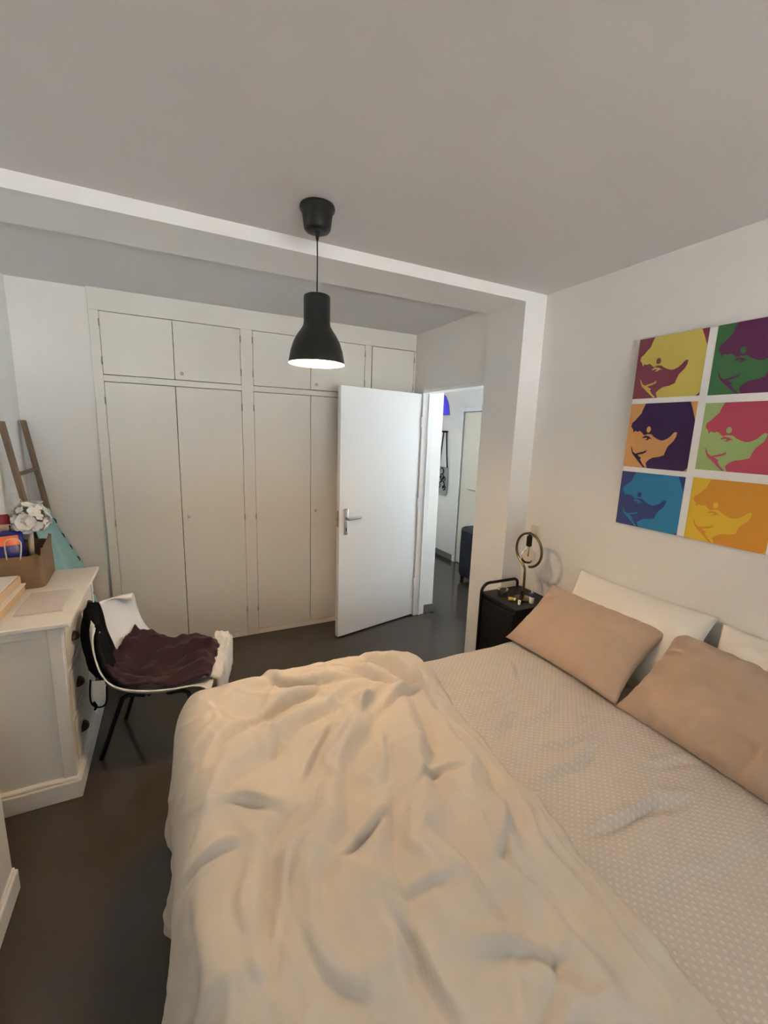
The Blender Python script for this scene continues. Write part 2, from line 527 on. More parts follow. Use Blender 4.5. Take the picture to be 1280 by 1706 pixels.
# ---- bedroom door: frame and open leaf
d1 = struct('door_1')
fr = MB()
FX0, FX1 = XA - .006, XA + .106
fr.box(FX0, FX1, DY1 - .03, DY1 - .001, 0, DZ - .001)                     # far jamb
fr.box(XA + .045, FX1, DY0 + .001, DY0 + .018, 0, DZ - .001)                     # near jamb
fr.box(FX0, FX1, DY0 + .002, DY1 - .03, DZ - .03, DZ - .001)               # head
fr.box(XA + .045, XA + .06, DY1 - .042, DY1 - .03, 0, DZ - .03)           # door stop
fr.box(XA + .060, XA + .075, DY0 + .018, DY0 + .030, 0, DZ - .03)
fr.build('frame', 'doorw', d1, bevel=0.003)
leaf_T = Matrix.Translation((XA - .012, DY1 - .012, 0)) @ Matrix.Rotation(math.radians(-90) - 1.354 + math.radians(0), 4, 'Z')
# local: x runs from the hinge to the free edge, y is the leaf thickness
LW = 0.818
ang = math.atan2(-math.cos(1.354), -math.sin(1.354))
leaf_T = Matrix.Translation((XA - .006, DY1 - .014, 0)) @ Matrix.Rotation(ang, 4, 'Z')
leaf = place(MB().box(0.004, LW, -.040, 0.0, 0.012, 2.0), leaf_T).build('leaf', 'doorw', d1, bevel=0.003)
def on_leaf(mb, name, m, **k):
    return place(mb, leaf_T).build(name, m, leaf, **k)
# visible side of the leaf: after the rotation local +y looks towards the camera
sgn = 1 if (leaf_T.to_3x3() @ Vector((0, 1, 0))).y < 0 else -1
y0 = 0.0 if sgn > 0 else -.040
def ly(a, b):
    a, b = y0 + sgn * a, y0 + sgn * b
    return min(a, b), max(a, b)
on_leaf(MB().box(LW - .078, LW - .043, *ly(0, .008), .865, 1.075), 'lock_plate', 'chrome', bevel=0.006)
hy = y0 + sgn * .045
on_leaf(MB().tube([(LW - .060, y0, .995), (LW - .060, hy, .995)], .010, 12).tube(
    smooth_path([(LW - .055, hy, .995), (LW - .085, hy, .996), (LW - .13, hy, .998), (LW - .178, hy - sgn * .004, 1.0)], 5), .010, 12),
    'handle', 'chrome', smooth=True)
on_leaf(MB().box(LW - .0645, LW - .0565, *ly(.0075, .009), .893, .922), 'keyhole', 'dark_hole')
on_leaf(MB().box(LW, LW + .002, -.032, -.008, .93, 1.06).box(LW + .002, LW + .010, -.027, -.013, .985, 1.005), 'latch', 'hinge')
for z in (.28, 1.02, 1.72):
    MB().tube([(XA - .010, DY1 - .026, z), (XA - .010, DY1 - .026, z + .09)], .007, 10).build('hinge', 'doorw', d1, smooth=True)

# ---- hall door
d2 = struct('door_2')
MB().box(HX - .015, HX + .12, 4.50, 4.56, 0, 2.015).box(HX - .015, HX + .12, 4.06, 4.12, 0, 2.015) \
    .box(HX - .015, HX + .12, 4.12, 4.50, 1.955, 2.015).build('frame', 'doorw', d2, bevel=0.003)
lf2 = bx('leaf', 'cream_door', (HX + .006, HX + .046, 4.125, 4.495, .012, 1.948), d2, bevel=0.003)
MB().tube([(HX + .006, 4.19, 1.0), (HX - .02, 4.19, 1.0)], .009, 10).tube([(HX - .02, 4.19, 1.0), (HX - .02, 4.30, 1.0)], .009, 10).build('handle', 'chrome', lf2, smooth=True)

# ================================================================== WARDROBE
wd = thing('built_in_wardrobe', 'wall-to-wall white built-in wardrobe with flush doors and upper cupboards', 'wardrobe')
YD = YW + .004                      # door faces sit just behind the frame face
fr = MB()
WX = [(-.440, -.385), (.470, .555), (1.450, 1.510), (1.912, XA - .001)]
for a, b in WX:
    fr.box(a, b, YW, YL, 0.0, 2.365)
fr.box(-.440, XA - .001, YW, YL, 2.365, ZK - .001)
for a, b in ((-.385, .470), (.555, 1.450), (1.510, 1.912)):
    fr.box(a, b, YW, YL, 1.935, 1.975)
    fr.box(a, b, YW, YL, 0.0, .042)
fr.build('frame', 'wardrobe', wd, bevel=0.002)
MB().box(-.384, .469, YL - .004, YL - .001, .05, 2.36).box(.556, 1.449, YL - .004, YL - .001, .05, 2.36) \
    .box(1.511, 1.911, YL - .004, YL - .001, .05, 2.36).build('gap_shade_panel', 'dark_hole', wd)  # dark sheets behind the doors, colouring the gaps as if in shade
def wdoor(x0, x1, z0, z1, hside, knob=None):
    d = bx('door', 'wardrobe', (x0, x1, YD - .004, YD + .018, z0, z1), wd, bevel=0.0025)
    hx = x0 - .002 if hside < 0 else x1 + .002
    zs = (z0 + .06, z1 - .09) if z1 - z0 < .6 else (z0 + .16, (z0 + z1) / 2 - .02, z1 - .14)
    for z in zs:
        MB().tube([(hx, YW - .003, z), (hx, YW - .003, z + .045)], .0045, 8).build('hinge', 'hinge', d, smooth=True)
    if knob:
        MB().lathe([(0, .020), (.008, .019), (.0115, .014), (.0115, .009), (.006, .004), (.006, 0), (0, 0)], seg=16)
        k = MB().lathe([(0, .020), (.008, .019), (.0115, .014), (.0115, .009), (.006, .004), (.006, 0), (0, 0)], seg=16)
        place(k, Matrix.Translation((knob[0], YD - .004, knob[1])) @ Matrix.Rotation(math.pi / 2, 4, 'X')).build('knob', 'chrome', d, smooth=True)
G = .0018
for (a, m, b, zc) in ((-.385, .032, .470, 0), (.555, .992, 1.450, 0)):
    wdoor(a + G, m - G, .046, 1.931, -1)
    wdoor(m + G, b - G, .046, 1.931, 1, (m + .042, 1.015))
    wdoor(a + G, m - G, 1.979, 2.361, -1)
    wdoor(m + G, b - G, 1.979, 2.361, 1, (m + .045, 2.02))
wdoor(1.510 + .006, 1.912 - G, .046, 1.931, 1, (1.555, 1.015))
wdoor(1.510 + .006, 1.912 - G, 1.979, 2.361, 1, (1.568, 2.015))

# ================================================================== PENDANT LAMP
PX, PY = 0.546, 1.775
pl = thing('pendant_lamp', 'black metal pendant lamp, lit, hanging on a cord in front of the beam', 'lamp')
MB().lathe([(0, -.092), (.030, -.092), (.046, -.088), (.052, -.080), (.060, -.018), (.0665, -.016), (.068, -.008), (.066, 0), (0, 0)],
           (PX, PY, ZC), 40).build('canopy', 'blackpl', pl, smooth=True)
MB().lathe([(0, -.030), (.004, -.030), (.010, -.002), (.012, 0), (0, 0)], (PX, PY, ZC - .092), 16).build('cord_grip', 'blackpl', pl, smooth=True)
MB().tube([(PX, PY, ZC - .115), (PX + .001, PY, 2.33), (PX, PY, 2.19)], .0028, 8).build('cord', 'blackpl', pl, smooth=True)
prof = [(0, .262), (.046, .262), (.0515, .259), (.053, .252), (.053, .160), (.055, .147), (.062, .134), (.078, .112), (.094, .083), (.105, .050),
        (.111, .020), (.1135, .004), (.1135, 0)]
MB().lathe(prof, (PX, PY, 1.935), 56).build('shade', 'blackpl', pl, smooth=True)
inn = [(.1135, 0), (.1125, .003), (.109, .020), (.103, .050), (.092, .082), (.076, .110), (.060, .132), (.052, .148), (.050, .165), (0, .166)]
MB().lathe(inn, (PX, PY, 1.935), 56).build('shade_lining', 'shade_in', pl, smooth=True)
MB().lathe([(0, -.032), (.012, -.030), (.024, -.021), (.030, -.006), (.030, .006), (.025, .022), (.015, .036), (.013, .062), (0, .062)],
           (PX, PY, 1.984), 24).build('bulb', 'bulb', pl, smooth=True)
MB().lathe([(0, 0), (.018, 0), (.018, .045), (0, .045)], (PX, PY, 2.044), 20).build('socket', 'blackpl', pl, smooth=True)

# ================================================================== BED
BX0, BX1, BY0, BY1 = 0.06, 2.055, -0.12, 1.66
bed = thing('double_bed', 'wide double bed with its head against the wall under the canvas', 'bed')
bx('base', 'bedbase', (BX0, BX1, BY0 + .02, BY1 - .01, .08, .30), bed, bevel=0.02)
bx('mattress', 'cotton', (BX0 + .01, BX1, BY0 + .02, BY1 - .01, .305, .525), bed, bevel=0.05)
for x in (BX0 + .08, BX1 - .08):
    for y in (BY0 + .1, BY1 - .1):
        MB().lathe([(0, 0), (.022, 0), (.026, .079), (0, .079)], (x, y, 0), 14).build('leg', 'blackm', bed, smooth=True)

def wrap(X, Y, Z, x0, y1, R, flare=0.10):
    """lays a flat sheet (X, Y, height Z) over the rounded left/far edges of the bed"""
    dx, dy = np.maximum(0, x0 - X), np.maximum(0, Y - y1)
    d = np.hypot(dx, dy)
    nx, ny = np.where(d > 1e-9, -dx / (d + 1e-12), 0), np.where(d > 1e-9, dy / (d + 1e-12), 0)
    a = np.minimum(d / R, math.pi / 2)
    rest = np.maximum(0, d - R * math.pi / 2)
    out = R * np.sin(a) + flare * rest
    down = R * (1 - np.cos(a)) + rest
    return np.maximum(X, x0), np.minimum(Y, y1), nx, ny, out, down, a

# ---- dotted bedspread over the mattress
nx_, ny_ = 200, 210
U, V = np.meshgrid(np.linspace(.25, 2.05, nx_), np.linspace(-.12, 2.02, ny_), indexing='ij')
sheet_folds = [
    ([(.98, .85), (1.12, .875), (1.28, .885), (1.44, .93)], .013, .030),
    ([(1.01, .68), (1.2, .66), (1.46, .64)], .016, .030),
    ([(1.02, 1.09), (1.16, 1.16), (1.24, 1.18)], .013, .025),
    ([(1.10, 1.38), (1.20, 1.35), (1.28, 1.34)], .010, .025),
    ([(1.14, .98), (1.24, .95), (1.41, .94)], .013, .024),
    ([(1.22, 1.1), (1.36, 1.12), (1.49, 1.2)], .012, .025),
    ([(1.33, .99), (1.40, 1.02), (1.50, 1.01)], .010, .020),
    ([(1.08, 1.24), (1.20, 1.25), (1.33, 1.27)], .009, .022),
    ([(1.36, 1.33), (1.43, 1.40), (1.46, 1.50)], .008, .025),
    ([(1.45, .76), (1.56, .74), (1.63, .70)], .010, .022),
    ([(1.05, .50), (1.3, .46), (1.55, .44)], .007, .05),
]
# folds drop towards -Y (away from the lamp): run the lines right-to-left
sheet_folds = [(p[::-1], a * 1.35, w * .78) for p, a, w in sheet_folds]
H = fold_field(U + .02 * perlin(U * 7, V * 7 + 3), V + .022 * perlin(U * 7 + 5, V * 7), sheet_folds)
H += .010 * perlin(U * 3.1 + 3, V * 3.1) + .0035 * perlin(U * 9 + 11, V * 9)
H += .004 * ridged(U * 5 + .7 * perlin(U * 4, V * 4), V * 8) * sstep(.6, 1.0, V) * sstep(1.7, 1.45, V)
cx, cy, ax_, ay_, out, down, aa = wrap(U, V, H, -9, 1.625, .07, .04)
H = H * np.cos(aa) ** 1.0
out = out + .012 * np.sin(U * 23) * np.clip(down - .07, 0, .2) / .2
A = np.stack([cx + ax_ * out, cy + ay_ * out, .552 + H - down], -1)
mb = MB().grid(A)
mb.uv = np.stack([U, V], -1).reshape(-1, 2)
qs = mb.build('bedspread', 'quilt', smooth=True)
sol = qs.modifiers.new('thick', 'SOLIDIFY')
sol.thickness = .010
sol.offset = -1
tag(qs, 'off-white bedspread with a raised dot pattern, spread flat beside the rumpled duvet', 'bedspread')

# ---- rumpled white duvet
nu, nv = 250, 330
yy = np.linspace(-.10, 2.10, nv)
xr = np.interp(yy, [-.1, .2, .43, .66, .74, .80, .84, .95, 1.2, 1.35, 1.46, 1.56, 1.66, 2.1],
               [.895, .905, .92, .94, .95, .965, .955, .955, .98, 1.00, 1.03, 1.045, 1.05, 1.04])
xr = xr + .006 * np.sin(yy * 19) + .004 * np.sin(yy * 47 + 1)
tu = np.linspace(0, 1, nu)
XLEFT = -.50 + .05 * np.sin(yy * 5) + .03 * np.sin(yy * 13)
V2 = np.repeat(yy[None, :], nu, 0)
U2 = XLEFT[None, :] + (xr - XLEFT)[None, :] * tu[:, None]
dist_r = (xr[None, :] - U2)
F = [
    ([(.31, 1.71), (.29, 1.6), (.36, 1.53), (.48, 1.51), (.59, 1.45)], .034, .036),
    ([(.20, 1.40), (.27, 1.43), (.37, 1.45), (.46, 1.48)], .026, .034),
    ([(.27, 1.08), (.31, 1.11), (.41, 1.19)], .018, .022),
    ([(.53, 1.24), (.64, 1.33)], .024, .024),
    ([(.46, .96), (.52, 1.0), (.59, 1.11)], .020, .026),
    ([(.05, 1.06), (.14, 1.04), (.21, 1.0)], .026, .026),
    ([(.24, .93), (.28, .97), (.32, 1.03)], .018, .022),
    ([(.03, 1.04), (.07, 1.10)], .012, .018),
    ([(.32, .79), (.38, .81), (.45, .86)], .028, .026),
    ([(.50, .84), (.49, .75), (.50, .68)], .020, .030),
    ([(.17, .80), (.21, .85), (.25, .90)], .020, .024),
    ([(.20, 1.42), (.14, 1.39), (.02, 1.22)], .014, .05),
    ([(-.03, .95), (.02, .93), (.10, .93)], .020, .022),
    ([(.36, .67), (.44, .655), (.54, .64)], .014, .020),
    ([(.54, .69), (.55, .62), (.57, .55)], .022, .026),
    ([(.51, .85), (.48, .76), (.49, .67)], .014, .024),
    ([(.85, .83), (.82, .71), (.80, .65)], .026, .020),
    ([(.81, .64), (.79, .53), (.82, .48)], .022, .024),
    ([(.82, .50), (.80, .39), (.78, .25)], .016, .030),
    ([(.62, .63), (.74, .69), (.78, .78)], .020, .030),
    ([(.35, .65), (.40, .57), (.40, .51), (.40, .44)], .022, .024),
    ([(.47, .52), (.60, .47), (.68, .45)], .018, .024),
    ([(-.01, .88), (.0, .76), (-.0, .66)], .026, .026),
    ([(.06, .68), (.08, .63), (.14, .72)], .014, .022),
    ([(.21, .86), (.17, .79), (.16, .73)], .016, .020),
    ([(.74, 1.66), (.80, 1.46), (.92, 1.34)], .034, .040),
    ([(.62, 1.54), (.66, 1.42), (.75, 1.38)], .028, .030),
    ([(.64, 1.27), (.74, 1.31), (.86, 1.33)], .020, .026),
    ([(.91, 1.48), (.885, 1.40), (.87, 1.30)], .020, .022),
    ([(.60, .90), (.69, 1.06), (.73, 1.20)], .014, .036),
    ([(.74, .91), (.64, .91), (.55, .89)], .018, .022),
    ([(.67, .58), (.63, .48), (.58, .43), (.46, .40)], .011, .028),
    ([(.48, 1.60), (.56, 1.58), (.64, 1.60)], .014, .022),
    ([(.10, 1.55), (.18, 1.60), (.28, 1.62)], .010, .035),
    ([(.80, 1.22), (.84, 1.10), (.86, .98)], .014, .024),
    ([(.28, .52), (.22, .60), (.20, .70)], .016, .026),
    ([(.70, .80), (.76, .90), (.78, 1.02)], .012, .026),
    ([(.10, .88), (.05, .80), (.06, .72)], .012, .020),
    ([(.40, 1.10), (.46, 1.17), (.50, 1.26)], .010, .020),
    ([(.20, 1.20), (.26, 1.28), (.34, 1.33)], .010, .022),
]
# every fold drops on the side away from the lamp
FF = []
for P, a, w in F:
    P = [np.array(p) for p in P]
    mid = P[len(P) // 2]
    d = P[-1] - P[0]
    left = np.array([-d[1], d[0]])
    to = np.array([.546, 2.2]) - mid
    if left @ to > 0:
        P = P[::-1]
    FF.append(([tuple(p) for p in P], a, w))
wx = U2 + .03 * perlin(U2 * 6, V2 * 6 + 5)
wy = V2 + .03 * perlin(U2 * 6 + 9, V2 * 6)
FF = [(P, a * (.85 + .60 * sstep(.9, 1.4, P[0][1])), w * .66) for P, a, w in FF]
H = fold_field(wx, wy, FF)
# long broad folds running out from the gathered far corner
LONG = [
    ([(.80, 1.44), (.70, 1.22), (.66, 1.02), (.55, .82), (.52, .66), (.56, .50), (.60, .30)], .026, .060),
    ([(.72, 1.42), (.58, 1.28), (.46, 1.12), (.36, .98), (.26, .84), (.20, .66)], .024, .060),
    ([(.66, 1.44), (.48, 1.36), (.30, 1.30), (.14, 1.22), (.02, 1.06)], .022, .055),
    ([(.84, 1.38), (.82, 1.16), (.80, .98), (.74, .80), (.70, .64), (.72, .46)], .022, .050),
    ([(.62, 1.50), (.46, 1.56), (.30, 1.60), (.12, 1.54)], .022, .050),
    ([(.46, .92), (.42, .76), (.34, .62), (.32, .44)], .020, .045),
    ([(.90, 1.20), (.90, 1.00), (.87, .84), (.86, .64), (.84, .42), (.80, .22)], .018, .040),
    ([(.22, 1.06), (.14, .92), (.08, .76), (.05, .60)], .020, .045),
    ([(.90, 1.62), (.80, 1.58), (.70, 1.60), (.58, 1.66)], .020, .040),
    ([(.66, .78), (.64, .64), (.68, .50), (.70, .36)], .016, .035),
]
LL = []
for P, a, w in LONG:
    LL.append((P, a * 1.25, w * .78))
H += fold_field(wx, wy, LL)
puff = .105 * (1 - np.exp(-np.maximum(dist_r, 0) / .10)) + .012 * sstep(0, .02, dist_r)
puff *= (0.80 + .20 * sstep(.3, 1.3, V2))
H += .030 * perlin(U2 * 2.3 + 4, V2 * 2.3 + 1) + .013 * perlin(U2 * 5.2 + 2, V2 * 5.2 + 8)
cre = np.clip(1 - np.abs(perlin(wx * 4.2 + 3, wy * 3.0 + 8)) * 6, 0, 1) ** 1.3
cre2 = np.clip(1 - np.abs(perlin(wx * 7.5 + 13, wy * 5.5 + 2)) * 6, 0, 1) ** 1.3
H += .009 * cre + .0045 * cre2 + .0016 * perlin(wx * 15, wy * 15)
edge = sstep(0, .05, dist_r)
H = H * edge * (1 - .6 * sstep(1.50, 1.62, V2)) + puff
cx, cy, ax_, ay_, out, down, aa = wrap(U2, V2, H, .065, 1.60, .115, .05)
tang = np.where(np.abs(ax_) > np.abs(ay_), V2, U2)
hang = np.clip((down - .08) / .30, 0, 1.2)
out = out + hang * (.022 * np.sin(tang * 21 + 2 * perlin(U2 * 3, V2 * 3)) + .016 * perlin(U2 * 4, V2 * 7))
out = out + hang * .075 * np.exp(-((V2 - .82) / .07) ** 2) * (ax_ < -.5) + hang * .03 * np.exp(-((V2 - .62) / .08) ** 2) * (ax_ < -.5)
ca = np.cos(aa)
sa = np.sin(aa)
fold_part = H - puff
A = np.stack([cx + ax_ * (out + fold_part * sa * .7), cy + ay_ * (out + fold_part * sa * .7),
              .563 + puff * (.35 + .65 * np.maximum(ca, 0)) + fold_part * ca - down], -1)
A[..., 2] = np.maximum(A[..., 2], np.where(aa < .2, .566, .03))
mb = MB().grid(A)
dv = mb.build('duvet', 'cotton', smooth=True)
sol = dv.modifiers.new('thick', 'SOLIDIFY')
sol.thickness = .006
sol.offset = -1
tag(dv, 'big rumpled white duvet thrown over the foot half of the bed', 'duvet')

# ---- pillows
def pillow(name, m, label, T, w, h, t, seed, wr=1.0, folds=(), group=None, sag=0.0):
    n, k = 64, 48
    u, v = np.meshgrid(np.linspace(-1, 1, n), np.linspace(-1, 1, k), indexing='ij')
    def side(s):
        # corners pulled out, edges drawn in
        pin = 1 - .055 * (1 - np.abs(u) ** 2) * np.abs(v) ** 3
        pin2 = 1 - .075 * (1 - np.abs(v) ** 2) * np.abs(u) ** 3
        X = u * w / 2 * pin2
        Y = v * h / 2 * pin
        z = t / 2 * np.clip((1 - np.abs(u) ** 2.6), 0, 1) ** .55 * np.clip((1 - np.abs(v) ** 2.6), 0, 1) ** .55
        e = np.clip((1 - np.abs(u)) * (1 - np.abs(v)) * 12, 0, 1)
        nz = .012 * perlin(u * 1.7 + seed, v * 1.7 + seed * 2) + .006 * perlin(u * 4 + seed, v * 4) * wr
        rad = (1 - np.maximum(np.abs(u), np.abs(v)))
        gather = .006 * wr * np.sin(u * 26 + 3 * perlin(u * 3 + seed, v * 3)) * np.exp(-((1 - np.abs(v)) / .22) ** 2)
        gather += .005 * wr * np.sin(v * 20 + 3 * perlin(u * 3 - seed, v * 3)) * np.exp(-((1 - np.abs(u)) / .18) ** 2)
        f = fold_field(u * w / 2, v * h / 2, folds) if (folds and s > 0) else 0
        Z = s * (z + e * (nz + gather + f)) - sag * (u ** 2) * .03
        return np.stack([X, Y, Z], -1)
    mb = MB().grid(side(1)).grid(side(-1), flip=True)
    mb.v = xform(mb.v, T)
    o = mb.build(name, m, smooth=True)
    import bmesh
    bm = bmesh.new()
    bm.from_mesh(o.data)
    bmesh.ops.remove_doubles(bm, verts=bm.verts, dist=.0006)
    bmesh.ops.recalc_face_normals(bm, faces=bm.faces)
    bm.to_mesh(o.data)
    bm.free()
    return tag(o, label, 'pillow', group)
def frame(o, xa, ya):
    xa = Vector(xa).normalized()
    ya = Vector(ya)
    ya = (ya - xa * ya.dot(xa)).normalized()
    za = xa.cross(ya)
    R = Matrix((xa, ya, za)).transposed().to_4x4()
    return Matrix.Translation(o) @ R
# local x runs along the bed head (-Y), y up the slope towards the wall
pillow('pillow', 'pillow_white', 'white pillow against the wall, beside the nightstand, behind a taupe one',
       frame((1.950, 1.245, .735), (0, -1, 0), (.42, 0, .88)), .70, .46, .17, 3, 1.0)
pillow('pillow', 'pillow_white', 'white pillow behind the taupe pillow that is farther from the nightstand',
       frame((1.945, .530, .720), (0, -1, 0), (.45, 0, .88)), .70, .46, .18, 8, 1.2)
pillow('pillow', 'taupe', 'smooth taupe pillow leaning nearest the black nightstand',
       frame((1.775, 1.345, .705), (0.02, -1, 0), (.74, 0.02, .60)), .66, .42, .15, 5, .6,
       folds=[([(.30, -.20), (.20, -.05), (.15, .05)], .010, .03)])
pillow('pillow', 'taupe', 'taupe pillow with a creased lower edge, farther from the nightstand',
       frame((1.785, .645, .705), (-0.04, -1, 0), (.74, -.14, .62)), .74, .45, .19, 11, 1.8,
       folds=[([(-.10, -.20), (-.08, -.14), (-.05, -.10)], .014, .018), ([(-.02, -.2), (0.0, -.15), (.03, -.12)], .012, .018),
              ([(.10, -.21), (.12, -.14), (.14, -.06)], .018, .02), ([(.2, -.15), (.1, -.09), (0, -.08)], .012, .025)])

# ================================================================== ART CANVAS
cv = thing('pop_art_canvas', 'white canvas with six bright pop-art portrait panels on the wall above the bed', 'picture')
AX = XR - .030
CY1, CY0, CZ0, CZ1 = 1.421, .785, 1.250, 2.147
bx('canvas', 'canvas', (AX, XR - .001, CY0, CY1, CZ0, CZ1), cv, bevel=0.003)
pm = {}
def flat(name, c):
    if c not in pm:
        pm[c] = mat('print_' + name, c, .65, var=.06, vscale=25, bump=.05, bscale=250, spec=.3)
    return pm[c]
HAIR = [(.24, 0), (.21, .08), (.19, .15), (.14, .21), (.10, .26), (.055, .30), (.05, .36), (.085, .40), (.10, .455), (.125, .42), (.17, .44), (.20, .42), (.235, .445), (.28, .49),
        (.34, .47), (.40, .475), (.44, .51), (.50, .545), (.56, .565), (.60, .56), (.65, .535), (.69, .50), (.72, .46), (.745, .435), (.78, .44), (.775, .50), (.75, .56), (.71, .61),
        (.675, .65), (.655, .71), (.635, .785), (.56, .815), (.47, .83), (.41, .87), (.37, .92), (.40, 1), (.95, 1), (1, .95), (1, .26), (.95, .12), (.90, 0)]
EYE = [(.25, .53), (.30, .495), (.36, .505), (.42, .55), (.38, .54), (.345, .565), (.30, .56), (.345, .54), (.32, .525), (.28, .535)]
SPOT = [(.345 + .034 * math.cos(a), .40 + .048 * math.sin(a)) for a in [i * math.pi / 6 for i in range(12)]]
LIP = [(.085, .66), (.11, .70), (.135, .755), (.18, .785), (.24, .765), (.31, .745), (.36, .715), (.35, .755), (.29, .785), (.22, .80), (.255, .83), (.285, .84), (.27, .87), (.31, .93), (.37, .99), (.34, .995),
       (.27, .93), (.20, .86), (.13, .79), (.10, .72)]
CORN = [(.93, 0), (1, 0), (1, .13), (.965, .07)]
def panel(y1, y0, z1, z0, cbg, chair, cspot, names):
    p = MB().box(AX - .0012, AX - .0002, y0, y1, z0, z1).build('portrait_panel', flat(names[0], cbg), cv)
    def poly(pts, d):
        mb = MB()
        n = len(pts)
        vs = [(AX - d, y1 + (y0 - y1) * u, z1 + (z0 - z1) * v) for u, v in pts] + [(AX - .0006, y1 + (y0 - y1) * u, z1 + (z0 - z1) * v) for u, v in pts]
        fs = [tuple(range(n)), tuple(range(2 * n - 1, n - 1, -1))] + [(i, (i + 1) % n, n + (i + 1) % n, n + i) for i in range(n)]
        return mb.add(vs, fs)
    poly(HAIR, .0017).build('hair_print', flat(names[1], chair), p)
    q = poly(EYE, .0018)
    e = poly(LIP, .0018)
    q.add(e.v, e.f)
    q.build('face_lines', flat(names[1], chair), p)
    poly(SPOT, .0022).build('spot_print', flat(names[2], cspot), p)
    poly(CORN, .0022).build('corner_print', flat(names[0], cbg), p)
MAR, YEL = (0.223, 0.054, 0.088), (0.608, 0.499, 0.115)
GRN, PUR = (0.057, 0.176, 0.068), (0.128, 0.032, 0.097)
ORG, DPU = (0.675, 0.351, 0.128), (0.041, 0.019, 0.078)
LGR, CRI = (0.338, 0.472, 0.176), (0.486, 0.074, 0.121)
NAV, BLU = (0.043, 0.062, 0.209), (0.030, 0.203, 0.405)
YE2, OR2 = (0.756, 0.499, 0.047), (0.675, 0.304, 0.041)
C1, C2, C3, C4 = CY1, 1.118, 1.086, CY0
panel(C1, C2, CZ1, 1.870, MAR, YEL, MAR, ('maroon', 'yellow', 'maroon'))
panel(C3, C4, CZ1, 1.868, GRN, PUR, GRN, ('green', 'purple', 'green'))
panel(C1, C2, 1.846, 1.541, ORG, DPU, ORG, ('orange', 'dark_purple', 'orange'))
panel(C3, C4, 1.836, 1.556, LGR, CRI, LGR, ('light_green', 'crimson', 'light_green'))
panel(C1, C2, 1.517, CZ0, NAV, BLU, NAV, ('navy', 'blue', 'navy'))
panel(C3, C4, 1.520, CZ0, YE2, OR2, YE2, ('gold', 'ochre', 'gold'))

# socket on the wall near the table lamp
sk = thing('wall_socket', 'small off-white wall socket between pilaster and bedside lamp', 'socket')
bx('plate', 'socketw', (XR - .010, XR - .0005, 1.945, 2.020, 1.03, 1.11), sk, bevel=0.004)
place(MB().lathe([(0, .006), (.014, .006), (.017, 0), (0, 0)], seg=18), Matrix.Translation((XR - .010, 1.982, 1.068)) @ Matrix.Rotation(-math.pi / 2, 4, 'Y')).build('outlet', 'socketw', sk, smooth=True)

# ================================================================== NIGHTSTAND AND ITS THINGS
ns = thing('nightstand', 'black metal bedside table with a bent tube handle, between bed and pilaster', 'nightstand')
NX0, NX1, NY0, NY1, NZ = 1.725, 2.060, 1.735, 2.060, .682
bx('top', 'blackm', (NX0 + .004, NX1, NY0, NY1, NZ - .022, NZ), ns, bevel=0.003)
bx('cabinet', 'blackm', (NX0 + .012, NX1 - .008, NY0 + .008, NY1 - .008, .22, NZ - .024), ns, bevel=0.004)
bx('door', 'blackm', (NX0 - .002, NX0 + .0115, NY0 + .012, NY1 - .012, .24, NZ - .03), ns, bevel=0.003)
for sx in (NX0 + .012, NX1 - .012):
    for sy in (NY0 + .012, NY1 - .012):
        MB().tube([(sx, sy, 0), (sx, sy, .219)], .010, 10).build('leg', 'blackm', ns, smooth=True)
hz, HY = .742, NY1 - .020
pts = [(NX0 - .004, HY, .20), (NX0 - .004, HY, hz - .060)] + [(NX0 - .004 + .060 * (1 - math.cos(a)), HY, hz - .060 + .060 * math.sin(a)) for a in [i * math.pi / 16 for i in range(1, 9)]]
pts += [(NX1 - .075, HY, hz)] + [(NX1 - .075 + .035 * math.sin(a), HY, hz - .035 * (1 - math.cos(a))) for a in [i * math.pi / 16 for i in range(1, 9)]]
pts += [(NX1 - .040, HY, NZ - .004)]
MB().tube(pts, .0095, 12).build('handle', 'blackm', ns, smooth=True)

tl = thing('table_lamp', 'brass ring table lamp with a bare globe bulb, unlit, on the black nightstand', 'lamp')
LXc, LYc, LZc, LR = 1.900, 1.852, .998, .102
loop = [(LXc, 1.863, NZ + .010), (LXc, 1.863, .76), (LXc, 1.866, .84), (LXc, 1.872, .880), (LXc, 1.905, .912)]
a0 = math.radians(-38)
ring = []
for i in range(0, 31):
    a = a0 + math.radians(300) * i / 30
    ring.append((LXc, LYc + LR * math.cos(a), LZc + LR * math.sin(a)))
MB().tube(smooth_path(loop + ring, 4), .0075, 12).build('ring_stem', 'brass', tl, smooth=True)
MB().lathe([(0, .012), (.010, .012), (.048, .009), (.052, .005), (.052, 0), (0, 0)], (LXc, 1.863, NZ + .0005), 32).build('base', 'brass', tl, smooth=True)
MB().lathe([(0, .098), (.006, .098), (.009, .078), (.015, .074), (.0165, .070), (.0165, .014), (.015, .012), (0, .012)], (LXc, LYc + .003, LZc + .012), 24).build('socket', 'blackm', tl, smooth=True)
gl = [(.0135, .070)]
for i in range(0, 17):
    a = math.radians(62 - 152 * i / 16)
    gl.append((.0475 * math.cos(a) if i < 16 else 0.0001, .0475 * math.sin(a)))
MB().lathe(gl, (LXc, LYc + .002, LZc - .038), 36).build('globe_bulb', 'globe', tl, smooth=True)
MB().lathe([(0, .0), (.004, .0), (.005, .03), (.004, .06), (0, .06)], (LXc, LYc + .002, LZc - .040), 12).build('filament_stem', 'chrome', tl, smooth=True)

